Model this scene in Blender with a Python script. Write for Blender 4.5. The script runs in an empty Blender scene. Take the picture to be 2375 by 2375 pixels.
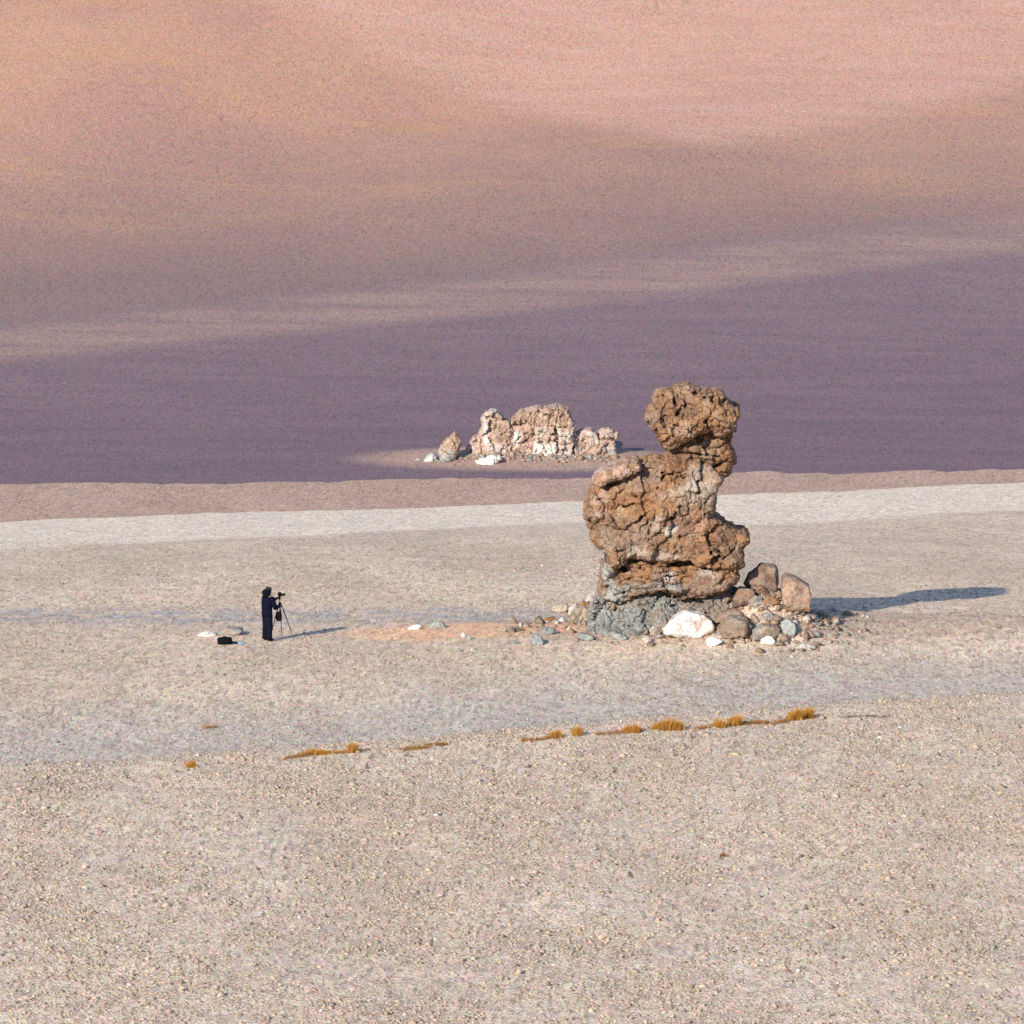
import bpy, bmesh, math, random
import numpy as np
from mathutils import Vector, Matrix

random.seed(7)
rng = np.random.default_rng(7)
scene = bpy.context.scene
C = scene.collection
R = math.radians

# ------------------------------------------------------------------ camera, world, sun, exposure
FPX = 6280.0                       # focal length in pixels of the 1024 frame
CAM_Z = 24.557
PITCH = R(5.82)
cam_d = bpy.data.cameras.new("camera")
cam_d.sensor_width = 36.0
cam_d.lens = FPX / 1024 * 36.0
cam_d.clip_start = 1.0
cam_d.clip_end = 6000
cam = bpy.data.objects.new("camera", cam_d)
cam.location = (0, 0, CAM_Z)
cam.rotation_euler = (math.pi / 2 - PITCH, 0, 0)
C.objects.link(cam)
scene.camera = cam

SUN_TO = Vector((1.14, 2.15, -0.92)).normalized()      # way the light travels
elev = math.asin(-SUN_TO.z)
world = bpy.data.worlds.new("World")
scene.world = world
world.use_nodes = True
wn = world.node_tree
sky = wn.nodes.new("ShaderNodeTexSky")
sky.sky_type = 'NISHITA'
sky.sun_disc = False
sky.sun_elevation = elev
sky.sun_rotation = math.atan2(-SUN_TO.x, -SUN_TO.y)
sky.altitude = 4000
sky.air_density = 1.0
sky.dust_density = 0.4
wn.links.new(sky.outputs[0], wn.nodes["Background"].inputs[0])
wn.nodes["Background"].inputs[1].default_value = 0.15
sun_d = bpy.data.lights.new("sun", 'SUN')
sun_d.energy = 3.0
sun_d.angle = R(0.55)
sun_d.color = (1.0, 0.92, 0.80)
sun = bpy.data.objects.new("sun", sun_d)
sun.rotation_euler = SUN_TO.to_track_quat('-Z', 'Y').to_euler()
sun.location = (-40, -60, 80)
C.objects.link(sun)
vs = scene.view_settings
vs.view_transform = 'Standard'
vs.look = 'None'
vs.exposure = 1.42
vs.gamma = 1.0
vs.use_curve_mapping = False

# ------------------------------------------------------------------ numpy noise
def _hash(ix, iy, iz, s):
    h = (ix.astype(np.int64) * 374761393 + iy.astype(np.int64) * 668265263 + iz.astype(np.int64) * 2147483647 + s * 974634777) & 0xffffffff
    h = ((h ^ (h >> 13)) * 1274126177) & 0xffffffff
    h = ((h ^ (h >> 16)) * 2246822519) & 0xffffffff
    return (h ^ (h >> 15)) & 0xffffffff

def vnoise(p, s=0):
    """gradient-free value noise, about -1..1"""
    f = np.floor(p)
    i = f.astype(np.int64)
    t = p - f
    t = t * t * t * (t * (t * 6 - 15) + 10)
    out = 0
    for dx in (0, 1):
        wx = t[:, 0] if dx else 1 - t[:, 0]
        for dy in (0, 1):
            wy = t[:, 1] if dy else 1 - t[:, 1]
            for dz in (0, 1):
                wz = t[:, 2] if dz else 1 - t[:, 2]
                out = out + wx * wy * wz * (_hash(i[:, 0] + dx, i[:, 1] + dy, i[:, 2] + dz, s) / 2147483648.0 - 1)
    return out

def fbm(p, octaves=4, s=0, gain=0.5):
    a, tot, o = 1.0, 0.0, 0
    for k in range(octaves):
        o = o + a * vnoise(p * (2.03 ** k) + 17.3 * k, s + k)
        tot += a
        a *= gain
    return o / tot

def worley(p, s=0):
    f = np.floor(p).astype(np.int64)
    d1 = np.full(len(p), 9.0)
    d2 = np.full(len(p), 9.0)
    idv = np.zeros(len(p))
    for dx in (-1, 0, 1):
        for dy in (-1, 0, 1):
            for dz in (-1, 0, 1):
                c = f + np.array((dx, dy, dz))
                h = _hash(c[:, 0], c[:, 1], c[:, 2], s)
                o = np.stack([(h & 1023) / 1023.0, ((h >> 10) & 1023) / 1023.0, ((h >> 20) & 1023) / 1023.0], 1)
                d = np.sqrt(((c + o - p) ** 2).sum(1))
                new = d < d1
                d2 = np.where(new, d1, np.minimum(d2, d))
                idv = np.where(new, (h & 65535) / 65535.0, idv)
                d1 = np.where(new, d, d1)
    return d1, d2, idv

def sstep(a, b, x):
    t = np.clip((x - a) / (b - a), 0, 1)
    return t * t * (3 - 2 * t)

# ------------------------------------------------------------------ camera rays
cp, sp = math.cos(PITCH), math.sin(PITCH)
def ray(px, py):
    """direction through a point of the 1024 frame"""
    a, b = (px - 512) / FPX, (512 - py) / FPX
    return np.array((a, cp + b * sp, -sp + b * cp))

def at(px, py, y):
    d = ray(px, py)
    return np.array((0, 0, CAM_Z)) + d * (y / d[1])

K = 1024 / 2375.0
def crop(x0, y0, x1, y1, w=1932):
    s = (x1 - x0) / w
    return lambda x, y: ((x0 + x * s) * K, (y0 + y * s) * K)
cA = crop(1340, 880, 1740, 1280)
cB = crop(1340, 1180, 1740, 1500)
cR = crop(1640, 1280, 2000, 1520)
cL = crop(1180, 1340, 1480, 1520)
cM = crop(920, 1400, 1220, 1520)
cP = crop(440, 1340, 800, 1520)
cT = crop(580, 1340, 700, 1520, 1288)
cO = crop(920, 880, 1480, 1120)
cG = crop(1180, 1600, 2150, 1760)
cH = crop(220, 1600, 1190, 1840)
cS = crop(1600, 1000, 2150, 1500)
def cD(x, y):
    return (x * 1024 / 1932.0, y * 1024 / 1932.0)

# ------------------------------------------------------------------ terrain heights
ROCK_Y = 200.8
ROCK_X = (663 - 512) / FPX * 201.8
OUT_Y = 371.0
def crest1(x):
    return 167.5 + (np.clip(x, -45, 45) + 8.7) * 0.56
def crest2(x):
    return 299 + 1.05 * np.clip(x, -45, 45)
def hill_foot(x):
    return 363 + 0.167 * np.clip(x, -300, 300)

def ground_z(x, y, micro=True):
    x = np.asarray(x, float)
    y = np.asarray(y, float)
    sh = np.broadcast(x, y).shape
    x = np.broadcast_to(x, sh).ravel()
    y = np.broadcast_to(y, sh).ravel()
    u = y - crest1(x)
    z = np.where(u < 0, 0.85 + 0.045 * u, 0.85 * (1 - sstep(0, 8, u)))
    z = z - 0.35 * sstep(0, 8, u) * (1 - sstep(10, 24, u))
    z = np.maximum(z, -1.3)
    near = np.clip((115 - y) / 115, 0, 3)
    z = np.where(y < 115, z + 24.2 * near ** 2, z)
    rt = sstep(3, 10, x)                      # the right half starts to fall away closer to the rock
    t = np.maximum(y - 213 - 0.1 * np.clip(x, -60, 3) + 9 * rt, 0)
    bl = 15 - 10 * rt
    z = z - (0.078 - 0.0165 * rt) * (t - bl * (1 - np.exp(-t / bl)))
    # drop behind the pale rise, then the brown flat
    v = y - crest2(x)
    zc = z - 0.10 * np.maximum(v, 0) - 0.004 * np.maximum(v, 0) ** 1.6
    z = np.where(v > 0, np.maximum(zc, -10.5), z)
    # talus apron of the rock
    dx, dy = x - ROCK_X, y - ROCK_Y
    z = z + 0.42 * np.exp(-(dx / 5.0) ** 2 - (dy / 3.6) ** 2)
    z = z + 1.30 * np.exp(-((dx - 3.3) / 1.5) ** 2 - ((dy + 0.5) / 1.5) ** 2)
    z = z + 0.42 * sstep(-4, 2.0, dy) * (1 - sstep(3.2, 6.5, dy)) * sstep(2, 6, dx) * (1 - sstep(14, 30, dx))
    z = z + 0.10 * np.exp(-((x + 9.4) / 1.6) ** 2 - ((y - 201.3) / 1.2) ** 2)
    if micro:
        p = np.stack([x * 0.22, y * 0.12, 0 * x], 1)
        amp = sstep(110, 140, y)
        z = z + amp * (0.10 * fbm(p, 3, 5) + 0.035 * fbm(p * 5, 2, 9))
    return z.reshape(sh)

def hill_z(x, y):
    x = np.asarray(x, float)
    y = np.asarray(y, float)
    sh = np.broadcast(x, y).shape
    x = np.broadcast_to(x, sh).ravel()
    y = np.broadcast_to(y, sh).ravel()
    v = y - hill_foot(x)
    vp = np.clip(v, 0, None)
    vc = np.clip(vp, 0, 330)
    z = -10.5 + 0.045 * v + 0.00055 * vc ** 2 + np.maximum(vp - 330, 0) * 0.363
    z = np.where(v < 0, -10.5 + 0.06 * v, z)
    p = np.stack([x * 0.012, y * 0.010, 0 * x], 1)
    amp = sstep(10, 120, v)
    z = z + amp * 0.8 * fbm(p, 3, 21)
    # shallow valley running down from the upper right, with a low spur beside it
    w = (x - 6) * 0.80 - (y - 520) * 0.42
    z = z - 1.5 * sstep(60, 150, v) * np.exp(-(w / 11.0) ** 2) + 0.9 * sstep(60, 150, v) * np.exp(-((w + 26) / 14.0) ** 2)
    p2 = np.stack([x * 0.09, y * 0.06, 0 * x], 1)
    z = z + 0.16 * sstep(0, 30, v) * fbm(p2, 3, 31)
    # sand rise that carries the outcrop
    cx = OUT_CX
    z = z + 0.55 * np.exp(-((x - cx) / 7.5) ** 2 - ((y - OUT_Y - 0.5) / 3.4) ** 2)
    return z.reshape(sh)
OUT_CX = (545 - 512) / FPX * OUT_Y

def hit(px, py, fn=ground_z, y0=125.0, y1=420.0, step=0.25):
    d = ray(px, py)
    d = d / d[1]
    ys = np.arange(y0, y1, step)
    zz = CAM_Z + d[2] * ys
    g = fn(d[0] * ys, ys)
    k = np.argmax(zz <= g)
    if not (zz <= g).any():
        k = len(ys) - 1
    a = ys[max(k - 1, 0)]
    yf = np.linspace(a, ys[k], 12)
    k2 = np.argmax((CAM_Z + d[2] * yf) <= fn(d[0] * yf, yf))
    y = yf[k2]
    return np.array((d[0] * y, y, float(fn(d[0] * y, y))))

# ------------------------------------------------------------------ node helpers
class NT:
    def __init__(s, name):
        s.m = bpy.data.materials.new(name)
        s.m.use_nodes = True
        s.t = s.m.node_tree
        s.b = s.t.nodes["Principled BSDF"]
        s.b.inputs["Roughness"].default_value = 0.95
        s.b.inputs["Specular IOR Level"].default_value = 0.12
        s._pos = None
    def n(s, kind):
        return s.t.nodes.new(kind)
    def put(s, a, sock):
        if isinstance(a, (int, float)):
            sock.default_value = a
        elif isinstance(a, (tuple, list)):
            sock.default_value = (*a, 1.0) if (len(a) == 3 and sock.type == 'RGBA') else a
        else:
            s.t.links.new(a, sock)
    def math(s, op, a, b=0.0, c=None, clamp=False):
        n = s.n("ShaderNodeMath")
        n.operation = op
        n.use_clamp = clamp
        s.put(a, n.inputs[0])
        s.put(b, n.inputs[1])
        if c is not None:
            s.put(c, n.inputs[2])
        return n.outputs[0]
    def pos(s):
        if s._pos is None:
            g = s.n("ShaderNodeNewGeometry")
            s._pos = g.outputs["Position"]
        return s._pos
    def obj(s):
        return s.n("ShaderNodeTexCoord").outputs["Object"]
    def sep(s, v):
        n = s.n("ShaderNodeSeparateXYZ")
        s.put(v, n.inputs[0])
        return n.outputs
    def mapped(s, v, scale, loc=(0, 0, 0)):
        n = s.n("ShaderNodeMapping")
        s.put(v, n.inputs[0])
        n.inputs["Scale"].default_value = scale
        n.inputs["Location"].default_value = loc
        return n.outputs[0]
    def noise(s, v, scale, detail=3, rough=0.55, out=0):
        n = s.n("ShaderNodeTexNoise")
        s.put(v, n.inputs["Vector"])
        n.inputs["Scale"].default_value = scale
        n.inputs["Detail"].default_value = detail
        n.inputs["Roughness"].default_value = rough
        return n.outputs[out]
    def voro(s, v, scale, feature='F1', out="Distance"):
        n = s.n("ShaderNodeTexVoronoi")
        n.feature = feature
        s.put(v, n.inputs["Vector"])
        n.inputs["Scale"].default_value = scale
        return n.outputs[out]
    def mix(s, f, a, b, mode='MIX'):
        n = s.n("ShaderNodeMix")
        n.data_type = 'RGBA'
        n.blend_type = mode
        s.put(f, n.inputs[0])
        s.put(a, n.inputs[6])
        s.put(b, n.inputs[7])
        return n.outputs[2]
    def ramp(s, f, a, b, smooth=True):
        """0 below a, 1 above b"""
        n = s.n("ShaderNodeMapRange")
        n.interpolation_type = 'SMOOTHSTEP' if smooth else 'LINEAR'
        s.put(f, n.inputs["Value"])
        n.inputs["From Min"].default_value = a
        n.inputs["From Max"].default_value = b
        return n.outputs["Result"]
    def bump(s, h, strength, dist):
        n = s.n("ShaderNodeBump")
        n.inputs["Strength"].default_value = strength
        n.inputs["Distance"].default_value = dist
        s.put(h, n.inputs["Height"])
        s.t.links.new(n.outputs[0], s.b.inputs["Normal"])
    def base(s, c):
        s.put(c, s.b.inputs["Base Color"])
    def line(s, k, c):
        """y - (c + k x)"""
        o = s.sep(s.pos())
        return s.math('SUBTRACT', o[1], s.math('MULTIPLY_ADD', o[0], k, c))
    def grain(s, col, v, scale, amount, tint=0.5):
        """speckle of individual grains, each with its own shade and a little tint"""
        cell = s.voro(v, scale, 'F1', "Color")
        hsv = s.n("ShaderNodeHueSaturation")
        hsv.inputs["Saturation"].default_value = tint
        s.put(cell, hsv.inputs["Color"])
        g = s.mix(amount, (0.5, 0.5, 0.5), hsv.outputs[0])
        n = s.n("ShaderNodeMix")
        n.data_type = 'RGBA'
        n.blend_type = 'MULTIPLY'
        n.inputs[0].default_value = 1
        s.put(col, n.inputs[6])
        dbl = s.mix(1.0, g, (2.0, 2.0, 2.0), 'MULTIPLY')
        s.put(dbl, n.inputs[7])
        return n.outputs[2]

# ------------------------------------------------------------------ object helpers
def tag(o, label=None, cat=None, group=None, kind=None):
    if label: o["label"] = label
    if cat: o["category"] = cat
    if group: o["group"] = group
    if kind: o["kind"] = kind
    return o

def link(name, me, mat=None, parent=None, smooth=True):
    o = bpy.data.objects.new(name, me)
    if mat: me.materials.append(mat)
    C.objects.link(o)
    if parent is not None: o.parent = parent
    if smooth and len(me.polygons):
        me.polygons.foreach_set("use_smooth", np.ones(len(me.polygons), bool))
    return o

def empty(name, loc=(0, 0, 0), rz=0.0):
    o = bpy.data.objects.new(name, None)
    o.location = loc
    o.rotation_euler = (0, 0, rz)
    C.objects.link(o)
    return o

def mesh_np(name, v, faces, cols=None):
    """v Nx3, faces Mx3 or Mx4"""
    me = bpy.data.meshes.new(name)
    n, k = faces.shape
    me.vertices.add(len(v))
    me.vertices.foreach_set("co", np.asarray(v, np.float32).ravel())
    me.loops.add(n * k)
    me.loops.foreach_set("vertex_index", faces.astype(np.int32).ravel())
    me.polygons.add(n)
    me.polygons.foreach_set("loop_start", np.arange(0, n * k, k, dtype=np.int32))
    me.update(calc_edges=True)
    me.validate()
    if cols is not None:
        a = me.color_attributes.new("Col", 'FLOAT_COLOR', 'POINT')
        c = np.ones((len(v), 4), np.float32)
        c[:, :3] = cols
        a.data.foreach_set("color", c.ravel())
    return me

def grid_mesh(name, xs, ys, zf):
    X, Y = np.meshgrid(xs, ys, indexing='xy')
    Z = zf(X, Y)
    v = np.stack([X.ravel(), Y.ravel(), Z.ravel()], 1)
    nx, ny = len(xs), len(ys)
    i = np.arange(nx * ny).reshape(ny, nx)
    f = np.stack([i[:-1, :-1].ravel(), i[:-1, 1:].ravel(), i[1:, 1:].ravel(), i[1:, :-1].ravel()], 1)
    return mesh_np(name, v, f)

def spaced(lo, flo, fhi, hi, fine, grow=1.16):
    mid = list(np.arange(flo, fhi + fine / 2, fine))
    a, s = [], fine
    x = mid[-1]
    while x < hi:
        s *= grow
        x += s
        a.append(x)
    b, s = [], fine
    x = mid[0]
    while x > lo:
        s *= grow
        x -= s
        b.append(x)
    return np.array(b[::-1] + mid + a)

# ------------------------------------------------------------------ ground and hill
def mat_ground():
    m = NT("desert_gravel")
    P = m.pos()
    o = m.sep(P)
    patch = m.noise(m.mapped(P, (1, 0.45, 1)), 0.16, 4, 0.6)
    fine = m.noise(P, 1.6, 4, 0.6)
    wob = m.math('MULTIPLY_ADD', patch, 7.0, -3.5)
    near = m.mix(m.ramp(patch, .35, .65), (.355, .270, .197), (.405, .311, .227))
    plain = m.mix(m.ramp(patch, .38, .62), (.366, .273, .192), (.416, .314, .221))
    grey = (.325, .268, .210)  # greyer behind the crest: the dimmer back slope put into the colour
    u = m.line(0.56, 167.5 + 8.7 * 0.56)
    uw = m.math('ADD', u, m.math('MULTIPLY', wob, 0.25))
    col = m.mix(m.ramp(uw, -0.5, 1.5), near, grey)
    col = m.mix(m.ramp(m.math('ADD', u, wob), 12, 24), col, plain)
    # blue grey wash of gravel behind the photographer and in front of the rock
    st = m.math('MULTIPLY', m.ramp(o[1], 203.5, 206.0), m.math('SUBTRACT', 1.0, m.ramp(o[1], 208.2, 210.5)))
    st = m.math('MULTIPLY', st, m.ramp(m.noise(m.mapped(P, (1, 1.3, 1)), 0.7, 3), .36, .56))
    st = m.math('MULTIPLY', st, m.math('SUBTRACT', 1.0, m.ramp(o[0], 2.0, 6.0)))
    col = m.mix(m.math('MULTIPLY', st, 0.8), col, (.235, .215, .195))
    # reddish sand around the rock
    ex = m.math('POWER', m.math('ABSOLUTE', m.math('DIVIDE', m.math('SUBTRACT', o[0], ROCK_X + 2.0), 11.5)), 2.0)
    ey = m.math('POWER', m.math('ABSOLUTE', m.math('DIVIDE', m.math('SUBTRACT', o[1], ROCK_Y + 1.6), 4.6)), 2.0)
    e = m.math('ADD', m.math('ADD', ex, ey), m.math('MULTIPLY_ADD', fine, 1.2, -0.6))
    red = m.mix(m.ramp(fine, .3, .7), (.26, .180, .125), (.325, .235, .165))
    col = m.mix(m.math('MULTIPLY', m.math('SUBTRACT', 1.0, m.ramp(e, 0.55, 1.15)), 0.85), col, red)
    sx, sy, _ = hit(*cD(900, 1188))
    ex = m.math('POWER', m.math('ABSOLUTE', m.math('DIVIDE', m.math('SUBTRACT', o[0], sx), 4.8)), 2.0)
    ey = m.math('POWER', m.math('ABSOLUTE', m.math('DIVIDE', m.math('SUBTRACT', o[1], sy), 2.5)), 2.0)
    e = m.math('ADD', m.math('ADD', ex, ey), m.math('MULTIPLY_ADD', fine, 1.6, -0.8))
    col = m.mix(m.math('MULTIPLY', m.math('SUBTRACT', 1.0, m.ramp(e, 0.45, 1.2)), 0.95), col, (.46, .275, .160))
    # pale rise
    pa, pb = hit(*cD(185, 1027)), hit(*cD(1746, 972))
    kk = (pb[1] - pa[1]) / (pb[0] - pa[0])
    pl = m.line(kk, pa[1] - kk * pa[0])
    plw = m.math('ADD', pl, m.math('MULTIPLY', wob, 0.5))
    pale = m.mix(m.ramp(fine, .3, .7), (.475, .378, .270), (.52, .418, .305))
    col = m.mix(m.ramp(plw, -2.5, 2.5), col, pale)
    # brown flat beyond the crest
    br = m.line(1.05, 301.0)
    brown = m.mix(m.ramp(patch, .35, .65), (.285, .183, .130), (.305, .20, .145))
    col = m.mix(m.ramp(br, 1, 6), col, brown)
    far = m.mapped(P, (1, 0.22, 1))
    mot = m.noise(m.mapped(P, (1, .5, 1)), 2.2, 4, .7)
    col = m.mix(m.ramp(mot, .36, .64), m.mix(1.0, col, (.89, .88, .87), "MULTIPLY"), m.mix(1.0, col, (1.05, 1.05, 1.05), "MULTIPLY"))
    col = m.grain(col, P, 15.0, 0.55, 0.20)
    col = m.grain(col, far, 9.5, 0.40, 0.24)
    m.base(col)
    h = m.math('ADD', m.voro(P, 13, 'F1'), m.math('MULTIPLY', fine, 2.0))
    m.bump(h, 0.55, 0.05)
    return m.m

def mat_hill():
    m = NT("hill_scree")
    P = m.pos()
    o = m.sep(P)
    # lines of the colour bands, purple up to peach, taken through points on the slope itself
    def ln(a, b):
        pa, pb = hit(*cD(*a), hill_z, 364, 1200, 1.0), hit(*cD(*b), hill_z, 364, 1200, 1.0)
        k = (pb[1] - pa[1]) / (pb[0] - pa[0])
        return k, pa[1] - k * pa[0]
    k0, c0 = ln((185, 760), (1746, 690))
    k1, c1 = ln((185, 668), (1746, 500))
    k2, c2 = ln((185, 600), (1746, 425))
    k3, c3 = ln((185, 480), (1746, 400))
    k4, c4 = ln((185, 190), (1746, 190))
    print("hill lines", (k0, c0), (k1, c1), (k2, c2), (k3, c3), (k4, c4))
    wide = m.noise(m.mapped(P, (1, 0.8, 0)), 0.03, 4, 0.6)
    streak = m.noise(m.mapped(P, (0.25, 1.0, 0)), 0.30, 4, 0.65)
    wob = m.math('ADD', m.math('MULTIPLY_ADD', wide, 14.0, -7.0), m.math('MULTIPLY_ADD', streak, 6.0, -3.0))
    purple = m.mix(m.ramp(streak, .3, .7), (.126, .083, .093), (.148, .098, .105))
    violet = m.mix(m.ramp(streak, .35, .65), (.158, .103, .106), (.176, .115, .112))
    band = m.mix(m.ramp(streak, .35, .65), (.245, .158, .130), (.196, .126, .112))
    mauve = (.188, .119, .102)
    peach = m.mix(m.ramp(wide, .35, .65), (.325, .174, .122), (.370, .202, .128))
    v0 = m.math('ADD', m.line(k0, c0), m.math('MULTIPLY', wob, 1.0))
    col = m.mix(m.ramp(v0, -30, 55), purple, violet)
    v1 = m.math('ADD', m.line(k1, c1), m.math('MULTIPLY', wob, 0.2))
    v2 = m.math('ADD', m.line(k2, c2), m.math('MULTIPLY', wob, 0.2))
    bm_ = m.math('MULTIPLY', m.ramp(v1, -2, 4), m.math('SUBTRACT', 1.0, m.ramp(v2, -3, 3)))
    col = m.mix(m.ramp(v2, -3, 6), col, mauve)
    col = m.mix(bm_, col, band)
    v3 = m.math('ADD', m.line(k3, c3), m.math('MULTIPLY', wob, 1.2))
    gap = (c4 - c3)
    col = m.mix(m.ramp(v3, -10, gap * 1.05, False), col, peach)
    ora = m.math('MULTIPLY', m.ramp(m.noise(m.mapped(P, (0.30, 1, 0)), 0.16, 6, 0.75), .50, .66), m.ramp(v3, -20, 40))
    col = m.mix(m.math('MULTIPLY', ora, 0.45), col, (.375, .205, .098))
    ka, ca_ = ln((850, 184), (1330, 296))
    kb, cb_ = ln((1330, 296), (1746, 225))
    fan = m.math('MULTIPLY', m.ramp(m.math('ADD', m.line(ka, ca_), m.math('MULTIPLY', wob, .8)), -2, 9), m.ramp(m.math('ADD', m.line(kb, cb_), m.math('MULTIPLY', wob, .8)), -2, 9))
    col = m.mix(m.math('MULTIPLY', fan, 0.6), col, m.mix(m.ramp(streak, .4, .6), (.41, .228, .160), (.44, .255, .185)))
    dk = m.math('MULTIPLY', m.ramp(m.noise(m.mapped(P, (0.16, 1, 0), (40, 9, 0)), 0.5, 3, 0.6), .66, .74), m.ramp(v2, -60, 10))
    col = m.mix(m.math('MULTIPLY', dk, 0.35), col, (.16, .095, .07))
    # sand skirt of the outcrop
    ex = m.math('POWER', m.math('ABSOLUTE', m.math('DIVIDE', m.math('SUBTRACT', o[0], OUT_CX - 1.2), 10.8)), 2.0)
    ey = m.math('POWER', m.math('ABSOLUTE', m.math('DIVIDE', m.math('SUBTRACT', o[1], OUT_Y - 0.6), 5.0)), 2.0)
    e = m.math('ADD', m.math('ADD', ex, ey), m.math('MULTIPLY_ADD', streak, 0.6, -0.3))
    col = m.mix(m.math('SUBTRACT', 1.0, m.ramp(e, 0.4, 1.15)), col, (.285, .188, .142))
    col = m.grain(col, m.mapped(P, (1, 0.30, 0)), 10.0, 0.36, 0.5)
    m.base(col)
    m.bump(m.noise(m.mapped(P, (1, .6, 1)), 1.6, 4, 0.65), 0.35, 0.2)
    return m.m

gx = spaced(-900, -32, 32, 900, 0.4)
gy = np.concatenate([np.arange(-60, 125, 3.0), np.arange(125, 300, 0.4), np.arange(300, 372, 0.8)])
ground = link("ground", grid_mesh("ground", gx, gy, ground_z), mat_ground())
tag(ground, "wide beige gravel plain with a pale rise and a brown flat behind it", None, None, "structure")
hx = spaced(-1600, -60, 60, 1600, 1.0)
hy = np.concatenate([np.arange(340, 620, 1.0), np.arange(620, 2000, 20.0)])
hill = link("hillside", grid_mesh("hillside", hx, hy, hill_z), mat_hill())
tag(hill, "bare mountain slope, purple at the foot and peach higher up, crossed by a paler band", None, None, "structure")

# ------------------------------------------------------------------ signed distance rocks
def poly_sd(poly, X, Z):
    """signed distance to a polygon, negative inside"""
    poly = np.asarray(poly, float)
    d = np.full(X.shape, 1e9)
    s = np.ones(X.shape)
    n = len(poly)
    for i in range(n):
        a, b = poly[i], poly[i - 1]
        ex, ez = b[0] - a[0], b[1] - a[1]
        wx, wz = X - a[0], Z - a[1]
        t = np.clip((wx * ex + wz * ez) / (ex * ex + ez * ez + 1e-12), 0, 1)
        d = np.minimum(d, (wx - ex * t) ** 2 + (wz - ez * t) ** 2)
        c1 = Z >= a[1]
        c2 = Z < b[1]
        c3 = ex * wz > ez * wx
        s = np.where((c1 & c2 & c3) | (~c1 & ~c2 & ~c3), -s, s)
    return s * np.sqrt(d)

def line_d(pts, X, Z):
    pts = np.asarray(pts, float)
    if len(pts) == 1:
        return np.hypot(X - pts[0, 0], Z - pts[0, 1])
    d = np.full(X.shape, 1e9)
    for a, b in zip(pts[:-1], pts[1:]):
        ex, ez = b - a
        t = np.clip(((X - a[0]) * ex + (Z - a[1]) * ez) / (ex * ex + ez * ez + 1e-12), 0, 1)
        d = np.minimum(d, np.hypot(X - a[0] - ex * t, Z - a[1] - ez * t))
    return d

def surface_nets(f, org, h):
    nx, ny, nz = f.shape
    ins = f < 0
    c = ins[:-1, :-1, :-1].astype(np.int8)
    tot = np.zeros((nx - 1, ny - 1, nz - 1), np.int8)
    for a in (0, 1):
        for b in (0, 1):
            for g in (0, 1):
                tot += ins[a:nx - 1 + a, b:ny - 1 + b, g:nz - 1 + g]
    act = (tot > 0) & (tot < 8)
    I = np.argwhere(act)
    idx = np.full(act.shape, -1, np.int64)
    idx[act] = np.arange(len(I))
    corner = {}
    for a in (0, 1):
        for b in (0, 1):
            for g in (0, 1):
                corner[(a, b, g)] = f[I[:, 0] + a, I[:, 1] + b, I[:, 2] + g]
    acc = np.zeros((len(I), 3))
    cnt = np.zeros(len(I))
    keys = list(corner)
    for p in keys:
        for ax in range(3):
            if p[ax] == 0:
                q = list(p)
                q[ax] = 1
                q = tuple(q)
                fa, fb = corner[p], corner[q]
                m = (fa < 0) != (fb < 0)
                t = np.where(m, fa / np.where(m, fa - fb, 1), 0)
                pos = np.tile(np.array(p, float), (len(I), 1))
                pos[:, ax] += t
                acc[m] += pos[m]
                cnt += m
    v = (I + acc / cnt[:, None]) * h + org
    faces = []
    for ax in range(3):
        o1, o2 = [(1, 2), (2, 0), (0, 1)][ax]
        sl0 = [slice(1, -1)] * 3
        sl1 = [slice(1, -1)] * 3
        sl0[ax] = slice(0, -1)
        sl1[ax] = slice(1, None)
        A, B = ins[tuple(sl0)], ins[tuple(sl1)]
        for flip in (False, True):
            E = np.argwhere((A & ~B) if not flip else (~A & B))
            if len(E) == 0: continue
            off = np.array([1, 1, 1])
            off[ax] = 0
            E = E + off
            def cell(d1, d2):
                q = E.copy()
                q[:, o1] += d1
                q[:, o2] += d2
                return idx[q[:, 0], q[:, 1], q[:, 2]]
            quad = np.stack([cell(-1, -1), cell(0, -1), cell(0, 0), cell(-1, 0)], 1)
            faces.append(quad[:, ::-1] if flip else quad)
    return v, np.concatenate(faces)

def vert_normals(v, f):
    n = np.zeros_like(v)
    fn = np.cross(v[f[:, 2]] - v[f[:, 0]], v[f[:, 3]] - v[f[:, 1]]) if f.shape[1] == 4 else np.cross(v[f[:, 1]] - v[f[:, 0]], v[f[:, 2]] - v[f[:, 0]])
    for k in range(f.shape[1]):
        np.add.at(n, f[:, k], fn)
    return n / (np.linalg.norm(n, axis=1)[:, None] + 1e-9)

def pts_at(cr, pts, y):
    """traced outline points stood up in the plane at depth y, as x, z"""
    return np.array([at(*cr(*p), y)[[0, 2]] for p in pts])

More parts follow.
